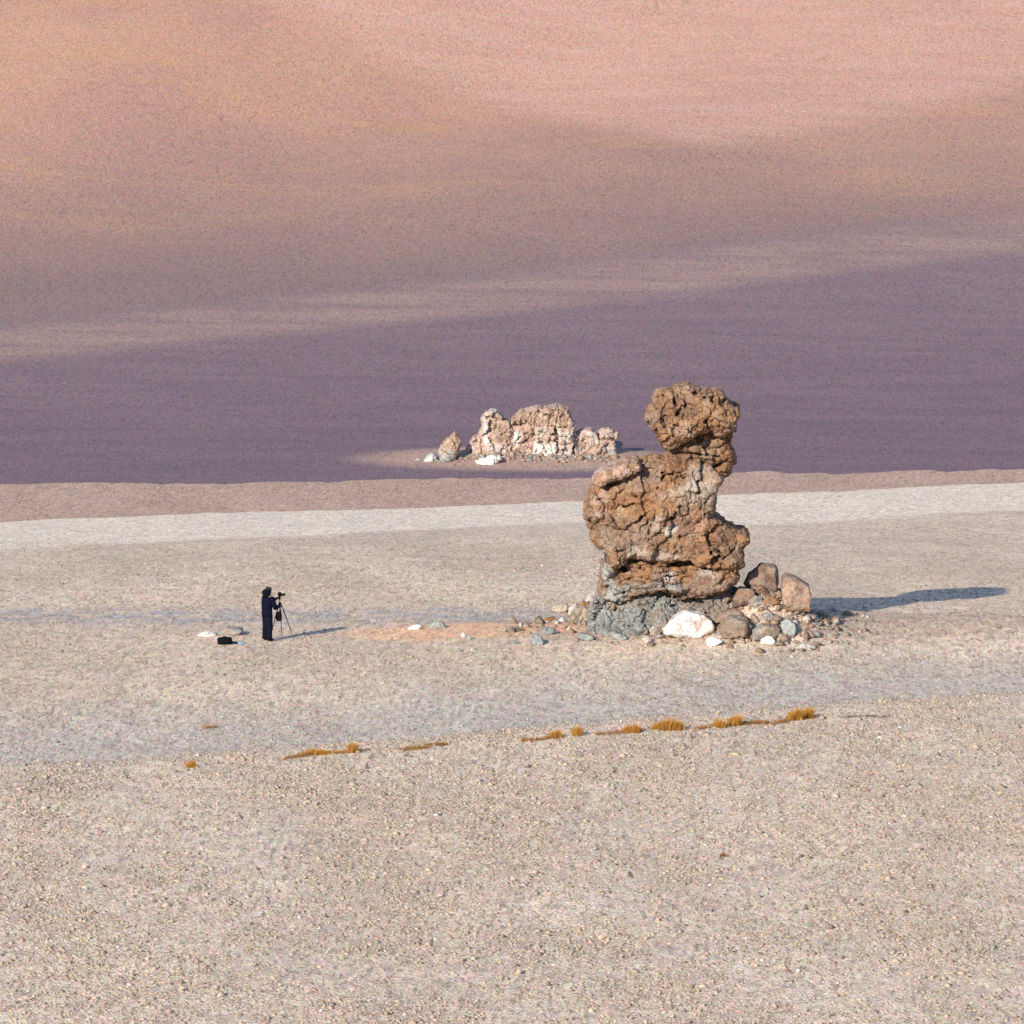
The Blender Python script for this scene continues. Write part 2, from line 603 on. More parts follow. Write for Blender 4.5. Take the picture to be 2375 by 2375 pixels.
def plates(X, Z, sx, sz, seed):
    """broken plates: per cell a random step and a random tilt; returns step, tilt, distance to the joint"""
    px, pz = X.ravel() * sx, Z.ravel() * sz
    q = np.stack([X.ravel() * 1.4, 0 * px + seed, Z.ravel() * 1.4], 1)
    px = px + .35 * vnoise(q, seed + 3) + .12 * vnoise(q * 4, seed + 5)
    pz = pz + .35 * vnoise(q + 50, seed + 4) + .12 * vnoise(q * 4 + 9, seed + 6)
    fx, fz = np.floor(px).astype(np.int64), np.floor(pz).astype(np.int64)
    d1 = np.full(px.shape, 9.0)
    d2 = d1.copy()
    st, tl = np.zeros(px.shape), np.zeros(px.shape)
    for i in (-1, 0, 1):
        for j in (-1, 0, 1):
            h = _hash(fx + i, fz + j, fx * 0, seed)
            g = _hash(fx + i, fz + j, fx * 0 + 7, seed)
            vx, vz = fx + i + (h & 1023) / 1023.0 - px, fz + j + ((h >> 10) & 1023) / 1023.0 - pz
            d = np.hypot(vx, vz)
            new = d < d1
            d2 = np.where(new, d1, np.minimum(d2, d))
            st = np.where(new, (g & 1023) / 1023.0 - .5, st)
            tl = np.where(new, vx * (((g >> 10) & 1023) / 1023.0 - .5) + vz * (((g >> 20) & 1023) / 1023.0 - .5), tl)
            d1 = np.where(new, d, d1)
    return st.reshape(X.shape), tl.reshape(X.shape), (d2 - d1).reshape(X.shape)

def rock_part(outline, y, T, Rr, h, cracks=(), pits=(), yshift=None, tfun=None, rough=None, seed=0, bevel_noise=0.06, blocky=1.0, psc=(1.0, 1.25)):
    """a block with the given x,z outline, half thickness T and edge rounding Rr; cracks are (pts, width, depth)"""
    pad = 0.35
    lo, hi = outline.min(0) - pad, outline.max(0) + pad
    xs = np.arange(lo[0], hi[0] + h, h)
    zs = np.arange(lo[1], hi[1] + h, h)
    tmax = T * 1.5 + abs(yshift or 0) * 0 + pad
    ys = np.arange(y - tmax, y + tmax + h, h)
    X, Z = np.meshgrid(xs, zs, indexing='ij')
    pn = np.stack([X.ravel() * 1.6, 0 * X.ravel() + seed * 3.1, Z.ravel() * 1.6], 1)
    d2 = poly_sd(outline, X + 0.10 * fbm(pn, 3, seed).reshape(X.shape), Z + 0.10 * fbm(pn + 40, 3, seed + 4).reshape(X.shape))
    Tm = np.full(X.shape, float(T))
    if tfun is not None: Tm = tfun(X, Z)
    Tm = Tm * (1 + 0.16 * fbm(pn * 0.55, 2, seed + 8).reshape(X.shape))
    gt_ = sstep(-.1, .3, fbm(pn * .7 + 8, 2, seed + 19)).reshape(X.shape)
    s1_, t1_, j1_ = plates(X, Z, 1.0 * psc[0], 1.0 * psc[1], seed + 100)
    s2_, t2_, j2_ = plates(X, Z, 2.3 * psc[0], 2.3 * psc[1], seed + 200)
    s3_, t3_, j3_ = plates(X, Z, 5.0 * psc[0], 5.0 * psc[1], seed + 300)
    Tm = Tm + blocky * (.34 * s1_ + .50 * t1_ + .13 * s2_ + .26 * t2_ + .04 * s3_ + .08 * t3_
                        - .08 * gt_ * (1 - sstep(0, .06, j1_)))
    d2 = d2 + blocky * (.10 * s2_ + .08 * s3_)
    Rm = np.minimum(Rr, Tm * 0.98)
    a = (d2 + Rm)[:, None, :]
    b = np.abs(ys[None, :, None] - y) - Tm[:, None, :] + Rm[:, None, :]
    f = np.minimum(np.maximum(a, b), 0) + np.hypot(np.maximum(a, 0), np.maximum(b, 0)) - Rm[:, None, :]
    yf = y - (Tm - Rm + np.sqrt(np.maximum(Rm ** 2 - np.maximum(d2 + Rm, 0) ** 2, 0)))
    s = ys[None, :, None] - yf[:, None, :]
    for pts, r, dep in list(cracks) + list(pits):
        dl = line_d(pts, X, Z)
        pw = np.stack([X.ravel() * 5, 0 * X.ravel(), Z.ravel() * 5], 1)
        dl = dl + 0.045 * vnoise(pw, seed + 77).reshape(X.shape)
        f = np.maximum(f, (r * (1 - s / dep) - dl[:, None, :]))
    v, q = surface_nets(f.astype(np.float32), np.array((xs[0], ys[0], zs[0])), h)
    return v, q

def roughen(v, q, amp=1.0, seed=0, scale=1.0, strata=1.0, pit=0.0):
    n = vert_normals(v, q)
    p = v * scale
    w = np.stack([vnoise(p * 1.3, seed + 1), vnoise(p * 1.3 + 9, seed + 2), vnoise(p * 1.3 + 21, seed + 3)], 1)
    pw = p + 0.30 * w + 0.06 * np.stack([vnoise(p * 6, seed + 31), vnoise(p * 6 + 9, seed + 32), vnoise(p * 6 + 21, seed + 33)], 1)
    d = 0.06 * fbm(pw * 1.1, 3, seed + 5)
    gate = sstep(-.05, .30, fbm(p * .9 + 60, 2, seed + 14))
    f1, f2, cid = worley(pw * np.array((1.15, 1.15, 1.5)), seed + 6)
    d += 0.06 * (cid - 0.5) - 0.07 * gate * (1 - sstep(0.0, 0.05, f2 - f1))
    gate2 = sstep(0.0, .35, fbm(p * 1.4 + 90, 2, seed + 15))
    f1, f2, cid = worley(pw * np.array((2.6, 2.6, 3.6 * strata)) + 5, seed + 7)
    d += 0.06 * (cid - 0.5) - 0.05 * gate2 * (1 - sstep(0.0, 0.08, f2 - f1))
    rid = 1 - np.abs(fbm(pw * np.array((4.0, 4.0, 2.2)), 3, seed + 9)) * 3
    d += 0.020 * rid + 0.065 * fbm(p * 8, 3, seed + 11, .65)
    if pit:
        f1, f2, cid = worley(pw * 2.4 + 11, seed + 12)
        d -= 1.3 * pit * (1 - sstep(0.08, 0.26, f1)) * (cid > 0.62)
    d -= d.mean() - 0.012
    return v + n * (d * amp / scale)[:, None]

PAL = dict(
    orange=(.220, .120, .062), rust=(.180, .085, .043), brown=(.120, .074, .052), tan=(.245, .162, .108), pink=(.325, .220, .170),
    cream=(.31, .250, .195), pale=(.36, .315, .265), grey=(.205, .198, .178), blue=(.200, .208, .205), white=(.60, .56, .50),
    stone=(.162, .160, .144), slate=(.110, .108, .098), olive=(.115, .100, .066), teal=(.255, .258, .235), dun=(.205, .148, .110))

def rock_cols(v, base, regions=(), seed=0, scale=1.0, mix2='brown', mix3='tan'):
    p = v * scale
    c = np.tile(np.array(PAL[base]), (len(v), 1))
    a = fbm(p * 1.3 + 3, 4, seed + 30)
    b = fbm(p * 2.6 + 13, 4, seed + 40)
    def blend(c, col, w):
        return c * (1 - w[:, None]) + np.array(col) * w[:, None]
    c = blend(c, PAL[mix2], 0.70 * sstep(0.02, 0.32, a))
    c = blend(c, PAL[mix3], 0.75 * sstep(0.02, 0.30, b))
    wx = 0.22 * fbm(p * 1.8, 3, seed + 50) / scale
    wz = 0.22 * fbm(p * 1.8 + 31, 3, seed + 53) / scale
    k = fbm(p * 3.4, 3, seed + 55)
    for poly, col, soft, strength in regions:
        d = poly_sd(poly, v[:, 0] + wx, v[:, 2] + wz)
        w = strength * (1 - sstep(-soft, soft, d)) * np.clip(0.85 + 1.1 * k, 0, 1)
        c = blend(c, PAL[col], w)
    c *= (1 + 0.30 * fbm(p * 7, 3, seed + 60))[:, None]
    return np.clip(c, 0.01, 0.9)

def mat_rock(name, grain_scale=9.0, bump=0.85, dist=0.06):
    m = NT(name)
    at_ = m.n("ShaderNodeAttribute")
    at_.attribute_name = "Col"
    P = m.obj()
    col = m.grain(at_.outputs["Color"], P, grain_scale * 2.2, 0.30, 0.45)
    bl = m.noise(P, grain_scale * 0.45, 5, 0.65)
    col = m.mix(m.math('MULTIPLY', m.ramp(bl, .52, .70), 0.7), col, m.mix(1.0, col, (.55, .47, .43), 'MULTIPLY'))
    bl2 = m.noise(P, grain_scale * 0.9, 3, 0.6)
    col = m.mix(m.math('MULTIPLY', m.ramp(bl2, .58, .70), 0.55), col, m.mix(1.0, col, (1.45, 1.42, 1.4), 'MULTIPLY'))
    m.base(col)
    h = m.math('ADD', m.noise(P, grain_scale, 8, 0.75), m.math('MULTIPLY', m.voro(P, grain_scale * 1.3), 0.6))
    m.bump(h, bump, dist)
    return m.m
M_ROCK = mat_rock("weathered_tuff")
M_FAR = mat_rock("outcrop_tuff", 5.0, 0.5, 0.08)

# ------------------------------------------------------------------ the balanced rock
FY = ROCK_Y - 1.5            # depth of the faces that carry the drawn cracks
def A(*p): return pts_at(cA, p, ROCK_Y)
def Bq(*p): return pts_at(cB, p, ROCK_Y)
def Af(*p): return pts_at(cA, p, FY)
def Bf(*p): return pts_at(cB, p, FY)

rock = empty("balanced_rock", (0, 0, 0))
tag(rock, "tall orange hoodoo with a bulging head on a narrow neck, above a grey foot", "rock formation")

def add_rock_part(name, outline, T, Rr, y=ROCK_Y, h=0.032, cracks=(), pits=(), tfun=None, amp=1.0, seed=0, base='orange', regions=(),
                  pit=0.0, mix2='brown', mix3='tan', strata=1.0, parent=rock, mat=M_ROCK, scale=1.0, label=None, blocky=1.0, psc=(1.0, 1.25)):
    v, q = rock_part(outline, y, T, Rr, h, cracks, pits, None, tfun, None, seed, 0, blocky, psc)
    v = roughen(v, q, amp, seed, scale, strata, pit)
    c = rock_cols(v, base, regions, seed, scale, mix2, mix3)
    o = link(name, mesh_np(name, v, q, c), mat, parent, smooth=False)
    if label: o["label"] = label
    return o

cap = A((870, 150), (930, 105), (1060, 85), (1200, 75), (1380, 85), (1500, 110), (1600, 165), (1645, 235), (1740, 290), (1820, 370), (1795, 440),
        (1755, 520), (1735, 560), (1600, 590), (1540, 560), (1500, 520), (1440, 555), (1330, 560), (1300, 600), (1220, 655), (1120, 715), (1050, 770),
        (1000, 790), (950, 735), (895, 640), (870, 570), (810, 520), (775, 440), (770, 370), (830, 270), (860, 200))
cap_cracks = [(Af((1075, 150), (1080, 240), (1110, 300)), .05, .35), (Af((905, 215), (850, 310), (785, 395)), .06, .45), (Af((1155, 330), (1110, 400)), .08, .5),
              (Af((1445, 400), (1425, 470), (1460, 520)), .08, .5), (Af((1260, 130), (1390, 190), (1440, 200)), .035, .22), (Af((1535, 180), (1500, 240)), .05, .35),
              (Af((1640, 250), (1640, 320)), .075, .45), (Af((1100, 480), (1230, 540), (1290, 590)), .04, .25), (Af((940, 420), (1000, 560), (1040, 700)), .035, .2),
              (Af((1500, 380), (1560, 440), (1660, 470)), .04, .25), (Af((1180, 250), (1290, 290)), .05, .35)]
cap_pits = [(Af((905, 345)), .07, .5), (Af((972, 405)), .065, .5), (Af((1125, 385)), .10, .5), (Af((1220, 280)), .09, .5), (Af((1280, 288)), .07, .4), (Af((1640, 305)), .09, .5),
            (Af((1440, 430)), .10, .5), (Af((1530, 190)), .06, .4)]
cap_reg = [(A((790, 400), (870, 440), (1040, 700), (1010, 790), (930, 720), (860, 580), (800, 520)), 'rust', .12, .6),
           (A((980, 440), (1250, 450), (1280, 590), (1120, 620)), 'pink', .12, .45), (A((785, 400), (830, 430), (820, 520), (785, 500)), 'pale', .05, .8)]
add_rock_part("cap_rock", cap, 1.40, 0.60, cracks=cap_cracks, pits=cap_pits, y=ROCK_Y - 0.40, seed=3, base='orange', regions=cap_reg, pit=.10, amp=1.0, mix3='tan', blocky=1.1, psc=(1.2, 1.4))
jaw = A((1060, 690), (1230, 590), (1400, 510), (1560, 510), (1735, 540), (1720, 700), (1705, 790), (1655, 865), (1560, 915), (1440, 930), (1330, 905), (1200, 855), (1060, 805), (1015, 785))
add_rock_part("jaw_rock", jaw, 1.25, 0.40, cracks=[(Af((1380, 690), (1480, 715), (1560, 650)), .035, .15), (Af((1330, 830), (1480, 860), (1600, 880)), .03, .15)], y=ROCK_Y + .12, seed=8, base='orange', pit=.05, amp=.8,
              regions=[(A((1380, 580), (1540, 590), (1520, 690), (1390, 680)), 'tan', .1, .7), (A((1600, 560), (1740, 560), (1720, 800), (1640, 830)), 'rust', .1, .6)])
chin = A((1470, 930), (1590, 880), (1680, 770), (1740, 770), (1757, 870), (1712, 950), (1692, 1050), (1655, 1105), (1560, 1075), (1490, 1010))
add_rock_part("chin_rock", chin, .85, .5, y=ROCK_Y + .05, seed=11, base='rust', mix3='orange', amp=.7, pit=.05)

torso = A((1020, 795), (1120, 790), (1400, 890), (1510, 940), (1660, 1085), (1625, 1130), (1560, 1180), (1512, 1280), (1500, 1350), (1505, 1440), (1490, 1505), (1600, 1555),
          (1680, 1615), (1750, 1655), (1830, 1690), (1895, 1728), (1902, 1770), (1860, 1800), (1825, 1840), (1800, 1880), (1838, 1935), (1820, 2020), (1740, 2075), (1560, 2055),
          (1360, 2030), (1240, 1995), (1060, 1985), (900, 1975), (830, 1955), (560, 1962), (520, 1996), (470, 2068), (350, 2040), (325, 1950), (340, 1880), (235, 1838), (172, 1740),
          (142, 1600), (122, 1530), (92, 1490), (100, 1430), (152, 1390), (140, 1310), (180, 1248), (270, 1165), (330, 1080), (500, 1010), (660, 930), (780, 880), (900, 868), (980, 880))
def torso_T(X, Z):
    neck = A((1250, 1120))[0]
    t = 1.72 - 0.55 * sstep(neck[1] - .4, neck[1] + .7, Z)
    ledge = Bq((1000, 300))[0][1]
    return t + 0.12 * (1 - sstep(ledge - .3, ledge + .5, Z))
tc = [(Af((370, 1180), (455, 1160)), .06, .3), (Af((790, 1262), (850, 1222), (970, 1218)), .04, .25), (Af((215, 1355), (305, 1330)), .05, .25),
      (Af((430, 1445), (470, 1390), (540, 1425), (640, 1380)), .05, .3), (Af((760, 1500), (880, 1420), (850, 1560), (800, 1700), (790, 1790)), .035, .22),
      (Af((920, 1640), (940, 1580), (1065, 1540)), .04, .22), (Af((1080, 1780), (1150, 1750), (1290, 1712), (1420, 1740)), .035, .2),
      (Af((1515, 1675), (1600, 1575), (1750, 1660)), .06, .4), (Af((1385, 1370), (1385, 1450)), .06, .35), (Af((1500, 1290), (1430, 1370), (1380, 1380)), .03, .2),
      (Bf((1075, 470), (1110, 380), (1150, 300)), .03, .18), (Bf((600, 470), (605, 400), (760, 380), (860, 400)), .025, .12), (Bf((1800, 380), (1730, 480), (1640, 560)), .05, .25),
      (Af((945, 1120), (965, 1090)), .05, .25), (Af((700, 1010), (800, 935), (870, 950)), .06, .3), (Af((620, 1290), (680, 1330), (660, 1400)), .03, .15),
      (Bf((390, 450), (420, 470), (540, 460)), .04, .2), (Bf((1450, 370), (1500, 420), (1480, 540)), .025, .12), (Bf((1640, 300), (1700, 380), (1700, 480)), .025, .12)]
t_reg = [(A((1080, 1200), (1240, 900), (1400, 930), (1610, 1110), (1510, 1210), (1490, 1340), (1260, 1390), (1080, 1320), (930, 1260)), 'cream', .16, 1.0), (A((560, 1560), (800, 1500), (820, 1760), (600, 1860), (440, 1800)), 'dun', .15, .7), (A((1000, 1430), (1350, 1420), (1450, 1560), (1200, 1660)), 'pink', .12, .4), (A((640, 900), (1000, 880), (980, 1010), (700, 1060)), 'dun', .12, .6),
         (A((1030, 810), (1130, 800), (1260, 900), (1180, 1140), (1010, 1130), (960, 960)), 'rust', .12, .6),
         (A((925, 1650), (940, 1580), (1060, 1550), (1130, 1570), (1120, 1640)), 'pale', .05, .95),
         (A((860, 1450), (960, 1450), (900, 1640), (850, 1720), (810, 1700)), 'cream', .06, .7),
         (Bq((545, 320), (700, 380), (880, 400), (1070, 455), (1250, 540), (840, 530), (540, 500)), 'cream', .10, .95),
         (A((140, 1280), (300, 1180), (330, 1300), (180, 1370)), 'pink', .10, .9), (A((90, 1420), (330, 1380), (300, 1480), (120, 1540)), 'pink', .12, .7),  # pink on the left edges: their sunlit side put into the colour
         (A((200, 1600), (380, 1560), (420, 1840), (240, 1840)), 'dun', .15, .8), (A((660, 1010), (900, 1000), (960, 1170), (690, 1150)), 'dun', .12, .7),
         (Bq((1130, 330), (1380, 300), (1400, 480), (1160, 500)), 'brown', .12, .6), (A((640, 1200), (900, 1250), (880, 1450), (640, 1560)), 'rust', .15, .5)]
add_rock_part("torso_rock", torso, 1.75, 0.42, cracks=tc, y=ROCK_Y, tfun=torso_T, seed=21, base='orange', regions=t_reg, pit=.035, amp=.85, mix3='tan', blocky=.95, psc=(1.0, .8))

slab = A((148, 1098), (172, 1040), (260, 960), (400, 890), (520, 840), (640, 838), (700, 880), (712, 912), (685, 955), (600, 985), (560, 1005), (460, 1042), (350, 1068), (285, 1110), (240, 1128), (190, 1108))
slab = slab + (0, -0.06)
add_rock_part("shoulder_slab", slab, 1.0, .26, y=ROCK_Y - 1.05, seed=33, base='pink', mix2='tan', mix3='orange', amp=.8, h=.036, blocky=.12, psc=(1.4, 2.4))

tier = Bq((350, 570), (470, 590), (540, 530), (830, 505), (1060, 540), (1350, 580), (1560, 605), (1740, 620), (1790, 740), (1690, 830), (1600, 885), (1420, 930), (1200, 945),
          (1000, 920), (880, 870), (760, 890), (600, 975), (490, 1055), (400, 1078), (340, 1020), (265, 910), (275, 720), (305, 560))
tier_c = [(Bf((450, 690), (590, 702)), .05, .3), (Bf((480, 805), (720, 780)), .05, .3), (Bf((860, 665), (1010, 655), (1090, 640)), .035, .2), (Bf((930, 765), (1130, 765)), .035, .2),
          (Bf((540, 535), (700, 520), (1000, 550)), .05, .25), (Bf((700, 690), (720, 600)), .03, .15), (Bf((480, 880), (620, 890), (760, 840)), .03, .15), (Bf((400, 980), (520, 940), (640, 880)), .03, .15)]
tier_r = [(Bq((265, 550), (345, 600), (385, 700), (385, 820), (530, 900), (480, 1060), (300, 1000)), 'teal', .12, .95), (Bq((920, 700), (1110, 655), (1100, 770), (920, 760)), 'pale', .06, .95),
          (Bq((480, 800), (740, 800), (880, 780), (1200, 800), (1200, 940), (880, 870), (600, 970), (480, 1050)), 'grey', .12, .9), (Bq((480, 600), (700, 580), (720, 780), (500, 800)), 'orange', .1, .7)]
add_rock_part("lower_tier", tier, 1.62, .42, cracks=tier_c, y=ROCK_Y + .18, seed=41, base='orange', mix3='dun', regions=tier_r, amp=.85, strata=1.6, blocky=1.0, psc=(.9, 2.4))

blk = Bq((1195, 800), (1265, 715), (1345, 605), (1560, 612), (1700, 640), (1690, 800), (1605, 885), (1420, 930), (1215, 925))
add_rock_part("corner_block", blk, .95, .35, y=ROCK_Y - .55, seed=47, base='tan', mix3='dun', cracks=[(pts_at(cB, ((1480, 680), (1520, 660)), ROCK_Y - 1.3), .04, .2)],
              regions=[(Bq((1330, 600), (1610, 610), (1590, 700), (1290, 720)), 'pale', .06, .9)], amp=.6, blocky=.4)

ped = Bq((285, 900), (215, 1060), (160, 1200), (148, 1310), (215, 1440), (480, 1520), (900, 1560), (1500, 1560), (1790, 1400), (1780, 1100), (1730, 940), (1600, 800), (900, 780), (500, 860))
def ped_T(X, Z):
    z0, z1 = Bq((600, 1430))[0][1], Bq((600, 950))[0][1]
    return 1.95 - 0.80 * np.clip((Z - z0) / (z1 - z0), 0, 1.3)
add_rock_part("grey_foot", ped, 1.9, .5, y=ROCK_Y + .25, tfun=ped_T, seed=53, base='stone', mix2='dun', mix3='grey', amp=1.35, strata=.7, blocky=.8, psc=(1.8, 1.0),  # own grey of the foot, darkened by overhang shade put into the tone
              cracks=[(Bf((270, 1080), (265, 1220)), .03, .15), (Bf((540, 1280), (545, 1340)), .04, .2), (Bf((700, 1100), (900, 1080), (1100, 1120)), .04, .2)],
              regions=[(Bq((280, 1080), (420, 1100), (420, 1220), (300, 1220)), 'blue', .08, .8), (Bq((150, 1300), (260, 1300), (480, 1420), (220, 1450)), 'teal', .08, .8), (Bq((280, 900), (620, 900), (560, 1100), (300, 1150), (180, 1150)), 'teal', .12, .7), (Bq((1100, 950), (1800, 900), (1800, 1600), (1250, 1600)), 'dun', .15, .75), (Bq((700, 1330), (950, 1250), (1000, 1500), (700, 1500)), 'dun', .12, .8)])

# ------------------------------------------------------------------ loose boulders
def ico(sub):
    bm = bmesh.new()
    bmesh.ops.create_icosphere(bm, subdivisions=sub, radius=1.0)
    v = np.array([x.co[:] for x in bm.verts])
    f = np.array([[y.index for y in x.verts] for x in bm.faces])
    bm.free()
    return v, f
ICO = {k: ico(k) for k in (1, 2, 3, 4, 5)}

def boulder(name, outline, y, depth, base, seed, sub=4, parent=None, mat=M_ROCK, mix2=None, mix3=None, rough=.06, regions=(), flat=0.0):
    """an angular stone whose sides follow the x,z outline; front, back and top are broken facets"""
    r = np.random.default_rng(seed)
    o = np.asarray(outline, float)
    c = np.array((o[:, 0].mean(), o[:, 1].mean()))
    area = 0.5 * np.sum(o[:, 0] * np.roll(o[:, 1], -1) - np.roll(o[:, 0], -1) * o[:, 1])
    if area < 0: o = o[::-1]
    planes = []
    for i in range(len(o)):
        a, b = o[i], o[(i + 1) % len(o)]
        e = b - a
        n = np.array((e[1], -e[0])) / (np.hypot(*e) + 1e-9)
        d = n @ (a - c)
        if d > 0.01:
            planes.append((np.array((n[0], 0, n[1])), d))
            if r.random() > .45: continue
            t = r.uniform(.35, .9)                     # slanted facets at front and back of every side
            for sgn in (-1, 1):
                nn = np.array((n[0], sgn * t, n[1]))
                nn /= np.linalg.norm(nn)
                planes.append((nn, d * nn[0] * n[0] + d * nn[2] * n[1] + abs(nn[1]) * depth * r.uniform(.55, .8)))
    for sgn in (-1, 1, -1):
        nn = np.array((r.uniform(-.45, .45), sgn, r.uniform(-.1, .45)))
        planes.append((nn / np.linalg.norm(nn), depth * r.uniform(.75, 1.0)))
    v, f = ICO[sub]
    rad = np.full(len(v), 99.0)
    for n, d in planes:
        k = v @ n
        rad = np.where(k > 1e-3, np.minimum(rad, d / np.maximum(k, 1e-3)), rad)
    size = math.sqrt(abs(area) + .01)
    p = v * rad[:, None]
    sc = 1.6 / size
    g = fbm(p * sc * 2.5 + seed, 4, seed) * rough * size * .8
    f1, f2, cid = worley(p * sc * 1.2 + seed, seed)
    f3, f4, cid2 = worley(p * sc * 3.2 + seed, seed + 5)
    g += rough * size * .45 * (cid2 - .5)
    g += rough * size * ((cid - .5) * .9 - .7 * (1 - sstep(0, .12, f2 - f1)))
    p = p + v * g[:, None]
    ctr = np.array((c[0], y, c[1]))
    w = p + ctr
    cols = rock_cols(w, base, regions, seed, 1.3, mix2 or base, mix3 or base)
    me = mesh_np(name, p, f, cols)
    ob = link(name, me, mat, parent, smooth=False)
    ob.location = ctr
    return ob

def loose(name, label, cr, pts, base, seed, depth=None, cat="boulder", group=None, mix2=None, mix3=None, dy=0.0, rough=.10, sub=4, drop=0.0):
    """stands a traced stone on the ground where its foot touches"""
    P = np.array([cr(*p) for p in pts])
    foot = (P[:, 0].mean(), P[:, 1].max())
    h0 = hit(foot[0], foot[1] - 0.4)
    wid = (P[:, 0].max() - P[:, 0].min()) / FPX * h0[1]
    hgt = (P[:, 1].max() - P[:, 1].min()) / FPX * h0[1]
    if depth is None: depth = 0.30 * wid + 0.2 * hgt
    y = h0[1] + depth * 0.55 + dy
    out = np.array([at(px, py, y)[[0, 2]] for px, py in P])
    out[:, 1] += 0.0
    lo = out[:, 1].min()
    gz = float(ground_z(out[:, 0].mean(), y))
    need = lo - gz
    if need > -0.03:                                 # reach down so that the stone is bedded
        k = out[:, 1] < lo + 0.35 * (out[:, 1].max() - lo)
        out[k, 1] -= need + 0.06
    o = boulder(name, out, y, depth, base, seed, sub=sub, mix2=mix2, mix3=mix3, rough=rough)
    tag(o, label, cat, group)
    return o

loose("boulder", "white boulder lying in front of the grey foot of the tall rock", cB,
      ((910, 1385), (1000, 1290), (1090, 1200), (1190, 1140), (1420, 1180), (1500, 1250), (1530, 1330), (1480, 1390), (1340, 1430), (1180, 1440), (1080, 1440), (1020, 1405)), 'white', 101, .62, mix3='pink', rough=.03, sub=5)
loose("boulder", "small cream stone touching the left tip of the white boulder", cB, ((805, 1345), (850, 1308), (895, 1370), (885, 1412), (810, 1420)), 'pale', 102, cat="stone")
loose("boulder", "dark topped brown boulder with a grey broken right face, highest of the heap", cR,
      ((460, 370), (520, 270), (600, 205), (680, 150), (840, 165), (882, 240), (888, 340), (850, 470), (770, 480), (640, 440), (560, 430), (470, 410)), 'dun', 103, .75, mix2='slate', mix3='brown', rough=.09, sub=5)
loose("boulder", "large tan block with a flat face, rightmost of the heap, shadow starting behind it", cR,
      ((925, 300), (980, 270), (1110, 310), (1270, 420), (1285, 560), (1272, 722), (1140, 720), (1000, 700), (870, 620), (860, 470), (925, 345)), 'tan', 104, .75, mix2='pink', mix3='dun', rough=.045, sub=5)
loose("boulder", "orange rubble stone wedged under the left edge of the tan block", cR, ((690, 600), (750, 545), (870, 580), (895, 640), (780, 660), (700, 640)), 'orange', 105, mix2='brown')
loose("boulder", "grey brown boulder just right of the white boulder", cR,
      ((140, 970), (200, 850), (300, 800), (500, 830), (550, 920), (548, 1065), (430, 1088), (290, 1085), (190, 1030)), 'dun', 106, .62, mix2='grey', mix3='brown', sub=5)
loose("boulder", "blocky grey brown boulder second to the right of the white one", cR,
      ((555, 930), (620, 900), (760, 910), (880, 890), (912, 950), (905, 1035), (780, 1065), (620, 1085), (552, 1065)), 'dun', 107, .5, mix2='grey', mix3='cream')
loose("boulder", "teal grey stone third to the right of the white boulder", cR, ((925, 880), (980, 820), (1080, 880), (1122, 950), (1100, 1030), (1000, 1038), (930, 1000)), 'teal', 108, mix2='grey')
loose("stone", "bright white stone below the blocky grey brown boulder", cR, ((660, 1095), (740, 1050), (820, 1060), (850, 1122), (800, 1152), (680, 1138)), 'white', 109, cat="stone")
loose("stone", "flat white slab just below the right end of the white boulder", cR, ((-20, 1095), (60, 1058), (170, 1085), (192, 1115), (110, 1160), (0, 1180)), 'white', 110, cat="stone")
loose("stone", "flat pale slab at the far right front of the rubble", cR, ((1080, 1175), (1200, 1130), (1370, 1165), (1360, 1205), (1200, 1225), (1100, 1210)), 'pale', 111, cat="stone")
loose("stone", "small grey stone with a dark right side, below the long shadow", cR, ((1405, 770), (1470, 740), (1540, 800), (1470, 828), (1400, 818)), 'grey', 112, cat="stone", mix2='pale')
loose("stone", "grey stone in the middle of the right rubble slope", cR, ((680, 770), (800, 740), (832, 800), (800, 850), (720, 855)), 'grey', 113, cat="stone")
loose("boulder", "pale grey green boulder below the dark topped one", cR, ((515, 600), (600, 540), (690, 560), (695, 640), (610, 690), (520, 670)), 'teal', 114, mix2='dun')
loose("stone", "small red brown stone at the foot of the tan block", cR, ((960, 695), (1000, 660), (1050, 690), (1045, 735), (970, 738)), 'rust', 115, cat="stone")
loose("boulder", "rounded brown stone in the gap between dark boulder and tan block", cR, ((640, 480), (700, 435), (755, 470), (770, 545), (700, 570), (640, 540)), 'brown', 116, mix2='dun')
loose("boulder", "brown rubble boulder against the right side of the grey foot", cR, ((320, 540), (410, 440), (560, 450), (600, 530), (530, 640), (400, 690), (300, 650)), 'brown', 117, .7, mix2='dun', mix3='tan', rough=.1)
loose("stone", "grey stone under the lower right corner of the tan block", cR, ((1175, 760), (1260, 732), (1295, 790), (1200, 805)), 'grey', 118, cat="stone", mix2='pale')
loose("boulder", "low brown boulder behind the grey brown one, on the rubble slope", cR, ((90, 860), (150, 740), (330, 680), (440, 740), (430, 830), (250, 860)), 'dun', 119, .6, mix2='brown', rough=.09)

